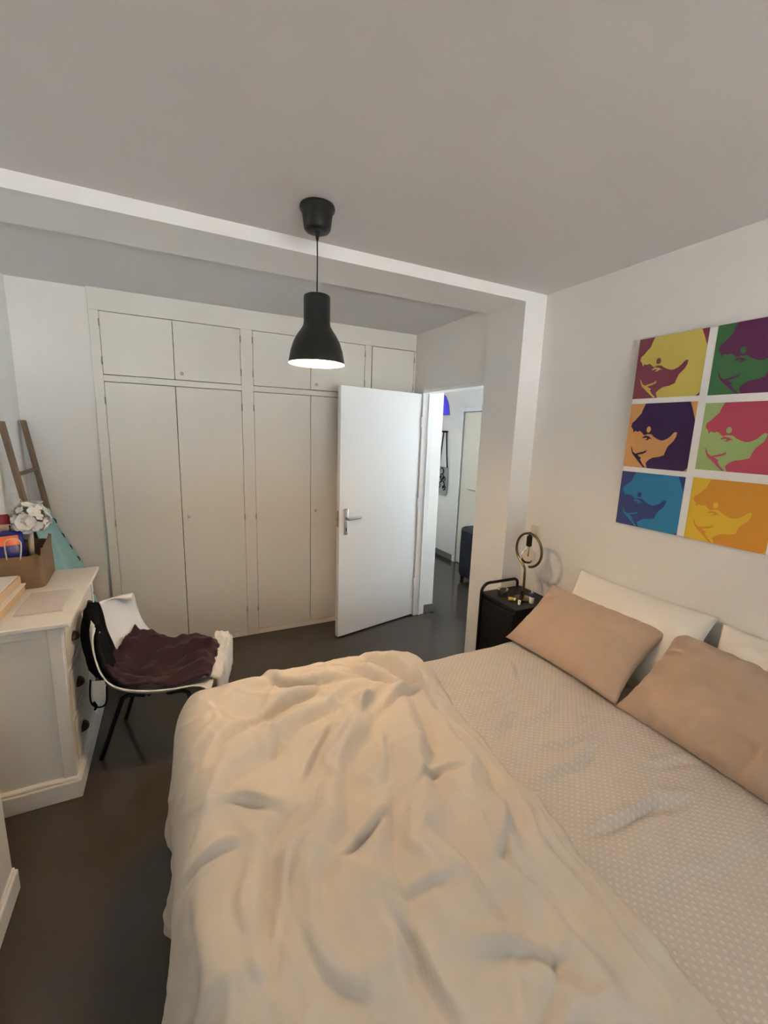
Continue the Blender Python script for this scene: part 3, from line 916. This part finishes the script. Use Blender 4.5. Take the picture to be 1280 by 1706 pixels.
b1 = thing('nasal_spray_bottle', 'small white bottle with blue collar and pointed nozzle on the nightstand', 'bottle')
c = (1.900, 1.790, NZ + .0005)
MB().lathe([(0, 0), (.013, 0), (.014, .003), (.014, .040), (0, .040)], c, 20).build('body', 'bottle_w', b1, smooth=True)
MB().lathe([(0, .0405), (.0145, .0405), (.0175, .048), (.0175, .058), (.010, .064), (0, .064)], c, 20).build('collar', 'bottle_b', b1, smooth=True)
MB().lathe([(0, .0645), (.008, .0645), (.006, .076), (.003, .092), (0, .094)], c, 16).build('nozzle', 'bottle_w', b1, smooth=True)
b2 = thing('brown_bottle', 'slim dark brown dropper bottle beside the glass on the nightstand', 'bottle')
c = (1.840, 1.818, NZ + .0005)
MB().lathe([(0, 0), (.009, 0), (.010, .003), (.010, .045), (.006, .052), (0, .052)], c, 16).build('body', 'amber', b2, smooth=True)
MB().lathe([(0, .0525), (.0065, .0525), (.0065, .068), (.004, .078), (0, .079)], c, 14).build('cap', 'blackm', b2, smooth=True)
b3 = thing('white_jar', 'tiny white capped jar in front of the brown bottle on the nightstand', 'jar')
c = (1.812, 1.800, NZ + .0005)
MB().lathe([(0, 0), (.008, 0), (.0085, .002), (.0085, .018), (0, .018)], c, 16).build('body', 'bottle_w', b3, smooth=True)
MB().lathe([(0, .0185), (.0092, .0185), (.0092, .026), (0, .027)], c, 16).build('lid', 'paper', b3, smooth=True)
b4 = tag(MB().lathe([(.0, .003), (.028, .003), (.031, .045), (.033, .048), (.033, .044), (.030, .0), (0, .0)], (1.812, 1.948, NZ + .0005), 24).build('glass_tumbler', 'cup', smooth=True),
         'low clear glass tumbler on the nightstand next to the tube handle', 'glass')
b5 = thing('yellow_tube', 'small yellow tube lying behind the little bottles on the nightstand', 'tube')
MB().tube([(1.795, 1.876, NZ + .0125), (1.818, 1.855, NZ + .0125)], [.0115, .0115], 14).build('body', 'yellow', b5, smooth=True)
MB().tube([(1.8185, 1.8545, NZ + .0125), (1.827, 1.847, NZ + .0125)], .009, 12).build('cap', 'bottle_w', b5, smooth=True)

# ================================================================== DRESSER
DYN, DYF, DXF, DZT = 2.090, 2.868, -.466, .841
dr = thing('dresser', 'white three-drawer dresser with dark cup pulls beside the shell chair', 'dresser')
bx('top', 'dresser', (XL + .003, DXF + .036, DYN - .020, DYF + .018, DZT - .020, DZT), dr, bevel=0.004)
bd = MB()
bd.box(XL + .006, DXF - .022, DYN + .012, DYF - .012, .02, DZT - .021)                    # carcass
for y in (DYN, DYF - .035):
    bd.box(DXF - .05, DXF, y, y + .035, .02, DZT - .021)                                   # front posts
    bd.box(XL + .006, XL + .05, y, y + .035, .02, DZT - .021)
bd.box(XL + .05, DXF - .05, DYN + .002, DYN + .012, DZT - .06, DZT - .021)
bd.build('body', 'dresser', dr, bevel=0.003)
MB().box(XL + .004, DXF + .016, DYN - .018, DYF + .016, 0, .088).box(XL + .004, DXF + .010, DYN - .011, DYF + .010, .088, .102).build('plinth', 'dresser', dr, bevel=0.005)
def cup_pull(mb, x, y, z):
    vs, fs = [], []
    n, k = 12, 6
    for i in range(n + 1):
        a = math.pi * i / n
        for j in range(k + 1):
            b = math.pi / 2 * j / k
            vs.append((x + .026 * math.sin(a) * math.cos(b) + .0005, y - .040 * math.cos(a), z + .030 * math.sin(a) * math.sin(b)))
    for i in range(n):
        for j in range(k):
            fs.append((i * (k + 1) + j, (i + 1) * (k + 1) + j, (i + 1) * (k + 1) + j + 1, i * (k + 1) + j + 1))
    return mb.add(vs, fs)
for z0, z1 in ((.585, .808), (.352, .573), (.112, .340)):
    d = bx('drawer', 'dresser', (DXF - .022, DXF - .004, DYN + .040, DYF - .040, z0, z1), dr, bevel=0.004)
    MB().box(DXF - .0035, DXF + .0, DYN + .065, DYF - .065, z0 + .022, z1 - .022).build('drawer_panel', 'dresser', d, bevel=0.003)
    for y in (2.285, 2.680):
        p = cup_pull(MB(), DXF, y, (z0 + z1) / 2 - .016).build('handle', 'pull', d, smooth=True)
        p.modifiers.new('t', 'SOLIDIFY').thickness = .003
    bx('rail', 'dresser', (DXF - .02, DXF - .001, DYN + .036, DYF - .036, z0 - .0105, z0 - .0015), dr, bevel=0.002)

# second white chest at the photo's left edge
lc = thing('white_cabinet', 'white cabinet closest to the camera, mostly cut off at the photo edge', 'cabinet')
bx('body', 'dresser', (XL + .004, -.592, .62, 1.690, .10, .80), lc, bevel=0.004)
MB().box(XL + .004, -.580, .61, 1.702, 0, .085).box(XL + .004, -.586, .615, 1.697, .085, .100).build('plinth', 'dresser', lc, bevel=0.006)
bx('top', 'dresser', (XL + .004, -.570, .60, 1.715, .80, .82), lc, bevel=0.004)
for y0_, y1_ in ((.66, 1.145), (1.155, 1.65)):
    d = bx('door', 'dresser', (-.5925, -.588, y0_, y1_, .13, .77), lc, bevel=0.002)
    place(MB().lathe([(0, .022), (.010, .020), (.013, .014), (.006, .006), (.006, 0), (0, 0)], seg=14),
          Matrix.Translation((-.588, y1_ - .05 if y0_ < 1 else y0_ + .05, .5)) @ Matrix.Rotation(math.pi / 2, 4, 'Y')).build('knob', 'pull', d, smooth=True)

# ---- things on the dresser
wb = thing('wooden_box', 'flat light pine box with a pale lid at the dresser edge', 'box')
bx('tray', 'wood_light', (XL + .006, -.690, 2.140, 2.550, DZT + .0005, DZT + .040), wb, bevel=0.003)
bx('lid', 'wood_light', (XL + .006, -.704, 2.150, 2.555, DZT + .041, DZT + .082), wb, bevel=0.003)
bx('lid_sheet', 'paper', (XL + .016, -.712, 2.157, 2.547, DZT + .0825, DZT + .086), wb)
bx('ledge', 'paper', (-.7035, -.684, 2.19, 2.545, DZT + .0405, DZT + .046), wb)
sl = tag(MB().box(-.652, -.480, 2.215, 2.490, DZT + .0005, DZT + .010).build('plastic_sleeve', 'sleeve', bevel=0.002),
         'flat frosted plastic folder lying on the white dresser top', 'folder')

def bag_mesh():
    """open paper bag: outer and inner wall with a crumpled rim"""
    n = 72
    Z = [0, .02, .07, .12, .165, .19]
    def ring(z, inset, k):
        P = []
        for i in range(n):
            a = 2 * math.pi * i / n
            c_, s_ = math.cos(a), math.sin(a)
            e = .22
            px = (abs(c_) ** e) * (1 if c_ > 0 else -1)
            py = (abs(s_) ** e) * (1 if s_ > 0 else -1)
            bulge = 1 + .05 * math.sin(3 * a + z * 20) * z / .19 + .03 * math.sin(7 * a + 2) * (z / .19)
            zz = z
            if z > .18:
                zz = z + .022 * math.sin(2 * a + 1.0) + .008 * math.sin(9 * a)
            P.append((px * (.105 - inset) * bulge, py * (.165 - inset) * bulge, zz))
        return P
    vs, fs = [], []
    rings = [ring(z, 0, 0) for z in Z] + [ring(z, .004, 1) for z in Z[::-1][:-1]]
    for r_ in rings:
        vs += r_
    for i in range(len(rings) - 1):
        for k in range(n):
            l = (k + 1) % n
            fs.append((i * n + k, i * n + l, (i + 1) * n + l, (i + 1) * n + k))
    fs.append(tuple(reversed(range(n))))
    fs.append(tuple((len(rings) - 1) * n + k for k in range(n)))
    return MB().add(vs, fs)
kb = thing('paper_bag', 'open brown kraft paper bag on the dresser, stuffed with packets', 'bag')
KB = Matrix.Translation((-.734, 2.745, DZT + .001)) @ Matrix.Rotation(math.radians(3), 4, 'Z')
place(bag_mesh(), KB).build('body', 'kraft', kb, smooth=False)
place(MB().tube(smooth_path([(.02, -.155, .15), (.03, -.16, .24), (.00, -.165, .262), (-.03, -.16, .24), (-.03, -.155, .15)], 5), .003, 8), KB).build('handle', 'stick', kb, smooth=True)

def packet(name, label, c, sx, sy, sz, m, rz, tilt, extra=None):
    t = thing(name, label, 'packet')
    n, k = 16, 14
    u, v = np.meshgrid(np.linspace(-1, 1, n), np.linspace(-1, 1, k), indexing='ij')
    z = sz / 2 * np.clip(1 - np.abs(u) ** 3, 0, 1) ** .6 * np.clip(1 - np.abs(v) ** 4, 0, 1) ** .7 + .003 * perlin(u * 3 + sx * 50, v * 3) * (1 - np.maximum(np.abs(u), np.abs(v)))
    a = np.stack([u * sx / 2, v * sy / 2, z], -1)
    b = np.stack([u * sx / 2, v * sy / 2, -z], -1)
    T = Matrix.Translation(c) @ Matrix.Rotation(rz, 4, 'Z') @ Matrix.Rotation(tilt, 4, 'X')
    place(MB().grid(a).grid(b, flip=True), T).build('wrapper', m, t, smooth=True)
    if extra:
        for (u0, u1, v0, v1, mm, nm) in extra:
            ii = np.linspace(u0, u1, 8)
            jj = np.linspace(v0, v1, 6)
            uu, vv = np.meshgrid(ii, jj, indexing='ij')
            zz = sz / 2 * np.clip(1 - np.abs(uu) ** 3, 0, 1) ** .6 * np.clip(1 - np.abs(vv) ** 4, 0, 1) ** .7 + .004
            place(MB().grid(np.stack([uu * sx / 2, vv * sy / 2, zz], -1)), T).build(nm, mm, t, smooth=True)
    return t
packet('snack_packet', 'shiny blue packet with an orange print sticking out of the paper bag', (-.778, 2.665, 1.045), .15, .16, .05, 'blue', math.radians(25), math.radians(68),
       [(-.4, .7, .0, .62, 'orange', 'orange_print')])
packet('red_packet', 'dark red packet behind the blue one in the paper bag', (-.806, 2.745, 1.115), .07, .16, .03, 'red', math.radians(15), math.radians(80),
       [(-.8, .8, -.75, .35, 'tan', 'tan_print')])

# white flower ball
fb = thing('flower_bouquet', 'round bouquet of white paper flowers standing in the brown paper bag', 'bouquet')
random.seed(4)
FC = Vector((-.693, 2.775, 1.168))
MB().tube([(-.705, 2.765, .90), (-.700, 2.772, 1.09)], .012, 10).build('stem', 'stick', fb, smooth=True)
core = MB()
core.lathe([(0.0001, -.060)] + [(.060 * math.cos(a), .060 * math.sin(a)) for a in [math.radians(-80 + 160 * i / 12) for i in range(13)]] + [(0.0001, .060)], tuple(FC), 20)
core.build('foliage', 'leafg', fb, smooth=True)
def flower(c, nrm, r, npet, cup):
    nrm = nrm.normalized()
    u = nrm.orthogonal().normalized()
    w = nrm.cross(u)
    mb = MB()
    for k in range(npet):
        a = 2 * math.pi * k / npet + random.random() * .3
        d = u * math.cos(a) + w * math.sin(a)
        e = nrm.cross(d)
        pts = []
        for (s, wd, h) in ((.10, .12, 0), (.5, .42, cup * .5), (.85, .38, cup * .9), (1.0, .10, cup)):
            for q in (-1, 0, 1):
                pts.append(c + d * (r * s) + e * (r * wd * q) + nrm * (r * h + (.10 * r if q else 0)))
        fs = []
        for i in range(3):
            for j in range(2):
                fs.append((i * 3 + j, i * 3 + j + 1, (i + 1) * 3 + j + 1, (i + 1) * 3 + j))
        mb.add(pts, fs)
    mb.lathe([(0.0001, -.1 * r), (.18 * r, 0), (0.0001, .2 * r)], tuple(c), 8)
    return mb
nF = 44
for i in range(nF):
    z = 1 - 2 * (i + .5) / nF
    a = i * 2.39996
    d = Vector((math.cos(a) * math.sqrt(1 - z * z), math.sin(a) * math.sqrt(1 - z * z), z))
    if d.z < -.75:
        continue
    r = random.choice((.020, .024, .030))
    flower(FC + d * (.064 + .012 * random.random()), d + Vector((random.uniform(-.3, .3), random.uniform(-.3, .3), .1)), r, random.choice((5, 6)), random.uniform(.25, .6)).build('flower', 'petal', fb, smooth=True)
flower(FC + Vector((-.005, -.075, -.010)), Vector((.25, -1, .25)), .042, 7, .35).build('flower', 'petal', fb, smooth=True)
MB().tube(smooth_path([FC + Vector((-.01, .0, .05)), FC + Vector((-.03, -.01, .10)), FC + Vector((-.055, -.01, .135))], 4), .0022, 6).build('twig', 'stick', fb, smooth=True)

# ================================================================== LADDER AND TURQUOISE CLOTH
ld = thing('wooden_ladder', 'rustic brown wooden ladder leaning in the corner behind the dresser', 'ladder')
def lx(z):
    return -.822 + .130 * (1.669 - z)
def rail(y, ztop, hw):
    vs = []
    for z in (0.0, ztop):
        for dy in (-hw, hw):
            for dx in (-.012, .012):
                vs.append((lx(z) + dx, y + dy, z))
    return MB().add(vs, [(0, 2, 3, 1), (4, 5, 7, 6), (0, 1, 5, 4), (1, 3, 7, 5), (3, 2, 6, 7), (2, 0, 4, 6)])
rail(3.372, 1.669, .022).build('rail', 'wood_dark', ld, bevel=0.004)
rail(2.985, 1.660, .022).build('rail', 'wood_dark', ld, bevel=0.004)
for z in (.35, .72, 1.09, 1.372):
    MB().tube([(lx(z), 2.975, z), (lx(z), 3.38, z)], .011, 10).build('rung', 'wood_dark', ld, smooth=True)

tc_ = thing('turquoise_throw', 'turquoise tasselled throw hanging on the ladder behind the dresser', 'throw')
n, k = 40, 50
u, v = np.meshgrid(np.linspace(0, 1, n), np.linspace(0, 1, k), indexing='ij')
Zt = 1.115 - v * .80
Yt = 2.93 + u * (.40 + .03 * v)
front = lx(0) * 0 + (-.822 + .130 * (1.669 - Zt)) + .026 + .010 * np.sin(u * 17 + v * 2) * (.3 + v) + .012 * v + .10 * sstep(.0, .6, v) * sstep(.1, 1, u)
mbx = MB().grid(np.stack([front, Yt, Zt], -1))
vb = np.linspace(0, 1, 12)
ub, vb2 = np.meshgrid(np.linspace(0, 1, n), vb, indexing='ij')
ang_ = vb2 * math.pi
bx_ = -.822 + .130 * (1.669 - 1.09) + .0 + .024 * np.cos(ang_)
top = np.stack([bx_, 2.93 + ub * .40, 1.105 + .022 * np.sin(ang_)], -1)
mbx.grid(top)
th = mbx.build('cloth', 'teal', tc_, smooth=True)
th.modifiers.new('t', 'SOLIDIFY').thickness = .004
ts = MB()
for i in range(9):
    vv = .08 + i * .105
    j = int(vv * (k - 1))
    p = Vector((float(front[-5, j]) + .003, float(Yt[-5, j]), float(Zt[-5, j])))
    MB().tube([p, p + Vector((.010, .004, -.012)), p + Vector((.016, .002, -.034))], [.003, .005, .003], 8).build('tassel', 'teal_dark', tc_, smooth=True)
for i in range(8):
    uu_ = .05 + i * .125
    j = int(uu_ * (n - 1))
    p = Vector((float(front[j, -1]) + .004, float(Yt[j, -1]), float(Zt[j, -1])))
    MB().tube([p, p + Vector((.002, 0, -.015)), p + Vector((.003, 0, -.04))], [.004, .007, .005], 8).build('tassel', 'teal_dark', tc_, smooth=True)

# ================================================================== SHELL CHAIR
CT = Matrix.Translation((-.105, 2.370, 0)) @ Matrix.Rotation(math.radians(-15), 4, 'Z')
ch = thing('shell_chair', 'white shell chair on thin black legs between dresser and bed, heaped with cloths', 'chair')
ctr = [(-.305, .765), (-.288, .650), (-.258, .530), (-.212, .425), (-.14, .352), (-.02, .325), (.10, .336), (.21, .372), (.275, .385)]
cs = np.array(smooth_path([(a, 0, b) for a, b in ctr], 6))[:, [0, 2]]
def shell_pt(s, t):
    """s 0..1 from back top to front lip, t -1..1 across"""
    i = np.clip(s, 0, 1) * (len(cs) - 1)
    x = np.interp(i, np.arange(len(cs)), cs[:, 0])
    z = np.interp(i, np.arange(len(cs)), cs[:, 1])
    half = .240 + .035 * np.sin(np.pi * np.clip(s * 1.1, 0, 1)) - .045 * np.clip((.12 - s) / .12, 0, 1) ** 2
    bk = np.clip(1 - s / .55, 0, 1)
    z = z + (.120 * np.sin(np.pi * np.clip(s, .0, 1)) ** .8 - .030 * (s < .02)) * np.abs(t) ** 2.4 - .03 * np.clip(.15 - s, 0, 1) / .15 * np.abs(t) ** 3
    x = x + .10 * bk * np.abs(t) ** 2.2
    return x, half * t, z
ss, tt_ = np.meshgrid(np.linspace(0, 1, 44), np.linspace(-1, 1, 36), indexing='ij')
x, y, z = shell_pt(ss, tt_)
o = place(MB().grid(np.stack([x, y, z], -1)), CT).build('shell', 'shell', ch, smooth=True)
md = o.modifiers.new('t', 'SOLIDIFY')
md.thickness = .007
md.offset = 0
for sy in (-1, 1):
    MB_ = MB().tube(smooth_path([(-.270, .155 * sy, .008), (-.180, .125 * sy, .270), (-.162, .112 * sy, .312), (-.12, .10 * sy, .318), (-.07, .095 * sy, .306)], 5), .0110, 10)
    place(MB_, CT).build('leg', 'blackm', ch, smooth=True)
    MB_ = MB().tube(smooth_path([(.235, .165 * sy, .008), (.155, .125 * sy, .280), (.140, .115 * sy, .316), (.10, .10 * sy, .318), (.05, .095 * sy, .306)], 5), .0110, 10)
    place(MB_, CT).build('leg', 'blackm', ch, smooth=True)
place(MB().tube([(-.05, -.095, .304), (-.05, .095, .304)], .008, 10).tube([(.04, -.095, .304), (.04, .095, .304)], .008, 10), CT).build('brace', 'blackm', ch, smooth=True)

def drape(s0, s1, t0, t1, lift, n=40, k=34, seed=0, amp=.012, sfun=None):
    s_, t_ = np.meshgrid(np.linspace(s0, s1, n), np.linspace(t0, t1, k), indexing='ij')
    if sfun:
        s_, t_ = sfun(s_, t_)
    x, y, z = shell_pt(s_, t_)
    nz = amp * (perlin(s_ * 7 + seed, t_ * 4 + seed) + .5 * np.abs(perlin(s_ * 15, t_ * 8 + seed)))
    return x, y, z + lift + np.maximum(nz, -.004), s_, t_
# plum towel crumpled on the seat
x, y, z, s_, t_ = drape(.34, .97, -.78, .80, .036, seed=3, amp=.042)
ed = np.minimum(np.minimum(s_ - .34, .97 - s_) / .08, np.minimum(t_ + .78, .80 - t_) / .2)
z = z + .035 * np.clip(ed, 0, 1) + .055 * np.exp(-((s_ - .62) / .22) ** 2 - ((t_ - .55) / .45) ** 2) + .03 * np.exp(-((s_ - .86) / .12) ** 2 - ((t_ - .1) / .5) ** 2)
tw = place(MB().grid(np.stack([x, y, z], -1)), CT).build('plum_towel', 'towel', smooth=True)
md = tw.modifiers.new('t', 'SOLIDIFY')
md.thickness = .014
tag(tw, 'dark plum towel crumpled on the seat of the shell chair', 'towel')
# cream fleece under the towel, over the front lip
n, k = 30, 30
s_, t_ = np.meshgrid(np.linspace(0, 1, n), np.linspace(-.55, 1.0, k), indexing='ij')
x0_, y0__, z0_ = shell_pt(np.full_like(t_[0], .985), t_[0])
aa2 = s_ * 1.9
xf = .222 + .085 * np.sin(np.minimum(aa2, math.pi / 2)) + .010 * perlin(s_ * 4, t_ * 5)
zf = .440 - .045 * (1 - np.cos(np.minimum(aa2, math.pi / 2))) - .17 * np.clip(aa2 - math.pi / 2, 0, 9) / .33 + .03 * t_
zf = zf - .0 + .010 * perlin(s_ * 6 + 2, t_ * 6)
fl = place(MB().grid(np.stack([xf, t_ * .26, zf], -1)), CT).build('cream_fleece', 'fleece', smooth=True)
fl.modifiers.new('t', 'SOLIDIFY').thickness = .014
tag(fl, 'cream fleece hanging over the front of the shell chair under the plum towel', 'blanket')
# black bag hung over the chair back
bgk = thing('black_bag', 'black cloth bag hung over the back of the shell chair next to the dresser', 'bag')
n, k = 46, 20
q, t_ = np.meshgrid(np.linspace(0, 1, n), np.linspace(-1.0, .02, k), indexing='ij')
sin_ = np.clip((.52 - q) / .52, 0, 1) * .50           # inside of the back, from seat up to the rim
xi, yi, zi = shell_pt(sin_, t_)
oute = np.clip((q - .52) / .48, 0, 1)
xo, yo, zo = shell_pt(np.zeros_like(q), t_)
ins = q < .52
X = np.where(ins, xi + .014, xo - .016 - .010 * oute)
Z = np.where(ins, zi + .012, zo + .014 - oute * (.30 + .06 * t_) )
Yb = np.where(ins, yi, yo)
X = X + .006 * perlin(q * 8, t_ * 6)
place(MB().grid(np.stack([X, Yb, Z], -1)), CT).build('body', 'blackcloth', bgk, smooth=True).modifiers.new('t', 'SOLIDIFY').thickness = .010
tg, zg = np.meshgrid(np.linspace(-1.04, -.40, 16), np.linspace(0, 1, 14), indexing='ij')
xs_, ys_, zs_ = shell_pt(np.zeros_like(tg), tg)
rim_z = zs_ - .004
zz_ = rim_z - zg * .235 - .010 * np.sin(tg * 9)
belly = np.sin(np.pi * np.clip(zg * .9 + .1, 0, 1)) ** .5 * np.clip((1.04 + tg) * 12 + .45, 0, 1) * np.clip((-.40 - tg) * 8 + .2, 0, 1)
inner_ = np.stack([xs_ - .012 + 0 * zg, ys_, zz_], -1)
outer_ = np.stack([xs_ - .016 - .034 * belly, ys_ - .004, zz_], -1)
pou = MB().grid(inner_).grid(outer_, flip=True)
pou.grid(np.stack([inner_[0], outer_[0]], 0), flip=True).grid(np.stack([inner_[:, -1], outer_[:, -1]], 0))
place(pou, CT).build('pouch', 'blackcloth', bgk, smooth=True)
xe, ye, ze = float(xs_[0, 0]) - .03, float(ys_[0, 0]), float(zz_[0, -1])
place(MB().box(xe - .026, xe + .030, ye - .012, ye - .008, ze - .100, ze + .012), CT).build('label', 'label', bgk, bevel=0.002)
place(MB().tube(smooth_path([(xe - .030, ye - .010, ze + .02), (xe - .036, ye - .014, ze - .05), (xe - .032, ye - .016, ze - .10), (xe - .005, ye - .016, ze - .122), (xe + .028, ye - .014, ze - .105), (xe + .036, ye - .010, ze - .02)], 5), .004, 8)
      .tube(smooth_path([(xe - .024, ye - .018, ze - .092), (xe - .012, ye - .020, ze - .112), (xe - .020, ye - .018, ze - .132)], 4), .006, 8), CT).build('strap', 'blackcloth', bgk, smooth=True)

# ================================================================== HALL THINGS
sc_ = thing('suitcase', 'dark navy suitcase standing on the hall floor past the doorway', 'suitcase')
SX, SY = 3.055, 3.72
bx('body', 'navy', (SX - .13, SX + .13, SY - .21, SY + .21, .045, .640), sc_, bevel=0.045)
bx('pocket', 'navy', (SX - .150, SX - .131, SY - .16, SY + .16, .10, .50), sc_, bevel=0.008)
MB().tube(smooth_path([(SX, SY - .07, .640), (SX, SY - .06, .672), (SX, SY + .06, .672), (SX, SY + .07, .640)], 4), .010, 8).build('handle', 'navy', sc_, smooth=True)
for dx in (-.09, .09):
    for dy in (-.16, .16):
        MB().tube([(SX + dx, SY + dy - .012, .022), (SX + dx, SY + dy + .012, .022)], .0215, 14).build('wheel', 'blackm', sc_, smooth=True)

tb = thing('tote_bag', 'pale tote bag with a black print hanging on the hall wall', 'bag')
TX = HX - .020
n, k = 16, 18
u, v = np.meshgrid(np.linspace(-1, 1, n), np.linspace(0, 1, k), indexing='ij')
half = .115 * (.88 + .12 * v) * np.where(v > .8, np.sqrt(np.clip(1 - ((v - .8) / .2) ** 2 * .55, 0, 1)), 1)
yb = 4.865 + u * half
zb = 1.235 - v * .385
th_ = .030 * np.clip(1 - np.abs(u) ** 2.5, 0, 1) * (.3 + .7 * v)
place(MB().grid(np.stack([TX - th_, yb, zb], -1), flip=True).grid(np.stack([TX + .012 + 0 * th_, yb, zb], -1)), Matrix.Identity(4)).build('body', 'tote', tb, smooth=True)
for (ya, yb_) in ((4.77, 4.83), (4.96, 4.90)):
    MB().tube(smooth_path([(TX - .004, ya, 1.23), (TX - .006, (ya + yb_) / 2 + .0, 1.45), (TX - .004, yb_, 1.70)], 5), .009, 8).build('strap', 'blackcloth', tb, smooth=True)
MB().tube([(HX - .0005, 4.865, 1.700), (HX - .045, 4.865, 1.700), (HX - .050, 4.865, 1.715)], .008, 8).tube([(HX - .03, 4.80, 1.705), (HX - .03, 4.94, 1.705)], .010, 8).build('strap_loop', 'blackcloth', tb, smooth=True)
pr = MB()
random.seed(11)
def curl(y, z, r, a0, a1):
    return [(TX - .034, y + .05 + r * math.cos(a), z + r * math.sin(a)) for a in [a0 + (a1 - a0) * i / 8 for i in range(9)]]
for (y, z, r, a0, a1) in ((4.80, 1.18, .045, 0, 5.2), (4.78, 1.10, .035, 2, 7), (4.84, 1.06, .04, 1, 6), (4.77, 1.00, .05, .5, 4.5), (4.74, 1.08, .03, 0, 4), (4.86, .98, .035, 2, 7), (4.73, .96, .03, 0, 5)):
    pr.tube(curl(y, z, r, a0, a1), .0075, 6)
pr.build('black_print', 'ink', tb, smooth=True)

hl = thing('blue_hall_lamp', 'cobalt blue pendant lamp shade in the hall, seen through the doorway', 'lamp')
hc = (2.965, 4.530, 1.905)
MB().lathe([(.115, 0), (.113, .03), (.104, .10), (.088, .16), (.062, .215), (.030, .245), (.018, .25), (0, .25)], hc, 32).build('shade', 'blueglass', hl, smooth=True)
MB().tube([(hc[0], hc[1], hc[2] + .25), (hc[0], hc[1], 2.48)], .004, 8).build('cord', 'blackpl', hl, smooth=True)
MB().lathe([(0, -.03), (.035, -.03), (.045, -.005), (.045, 0), (0, 0)], (hc[0], hc[1], 2.4995), 20).build('canopy', 'blackpl', hl, smooth=True)
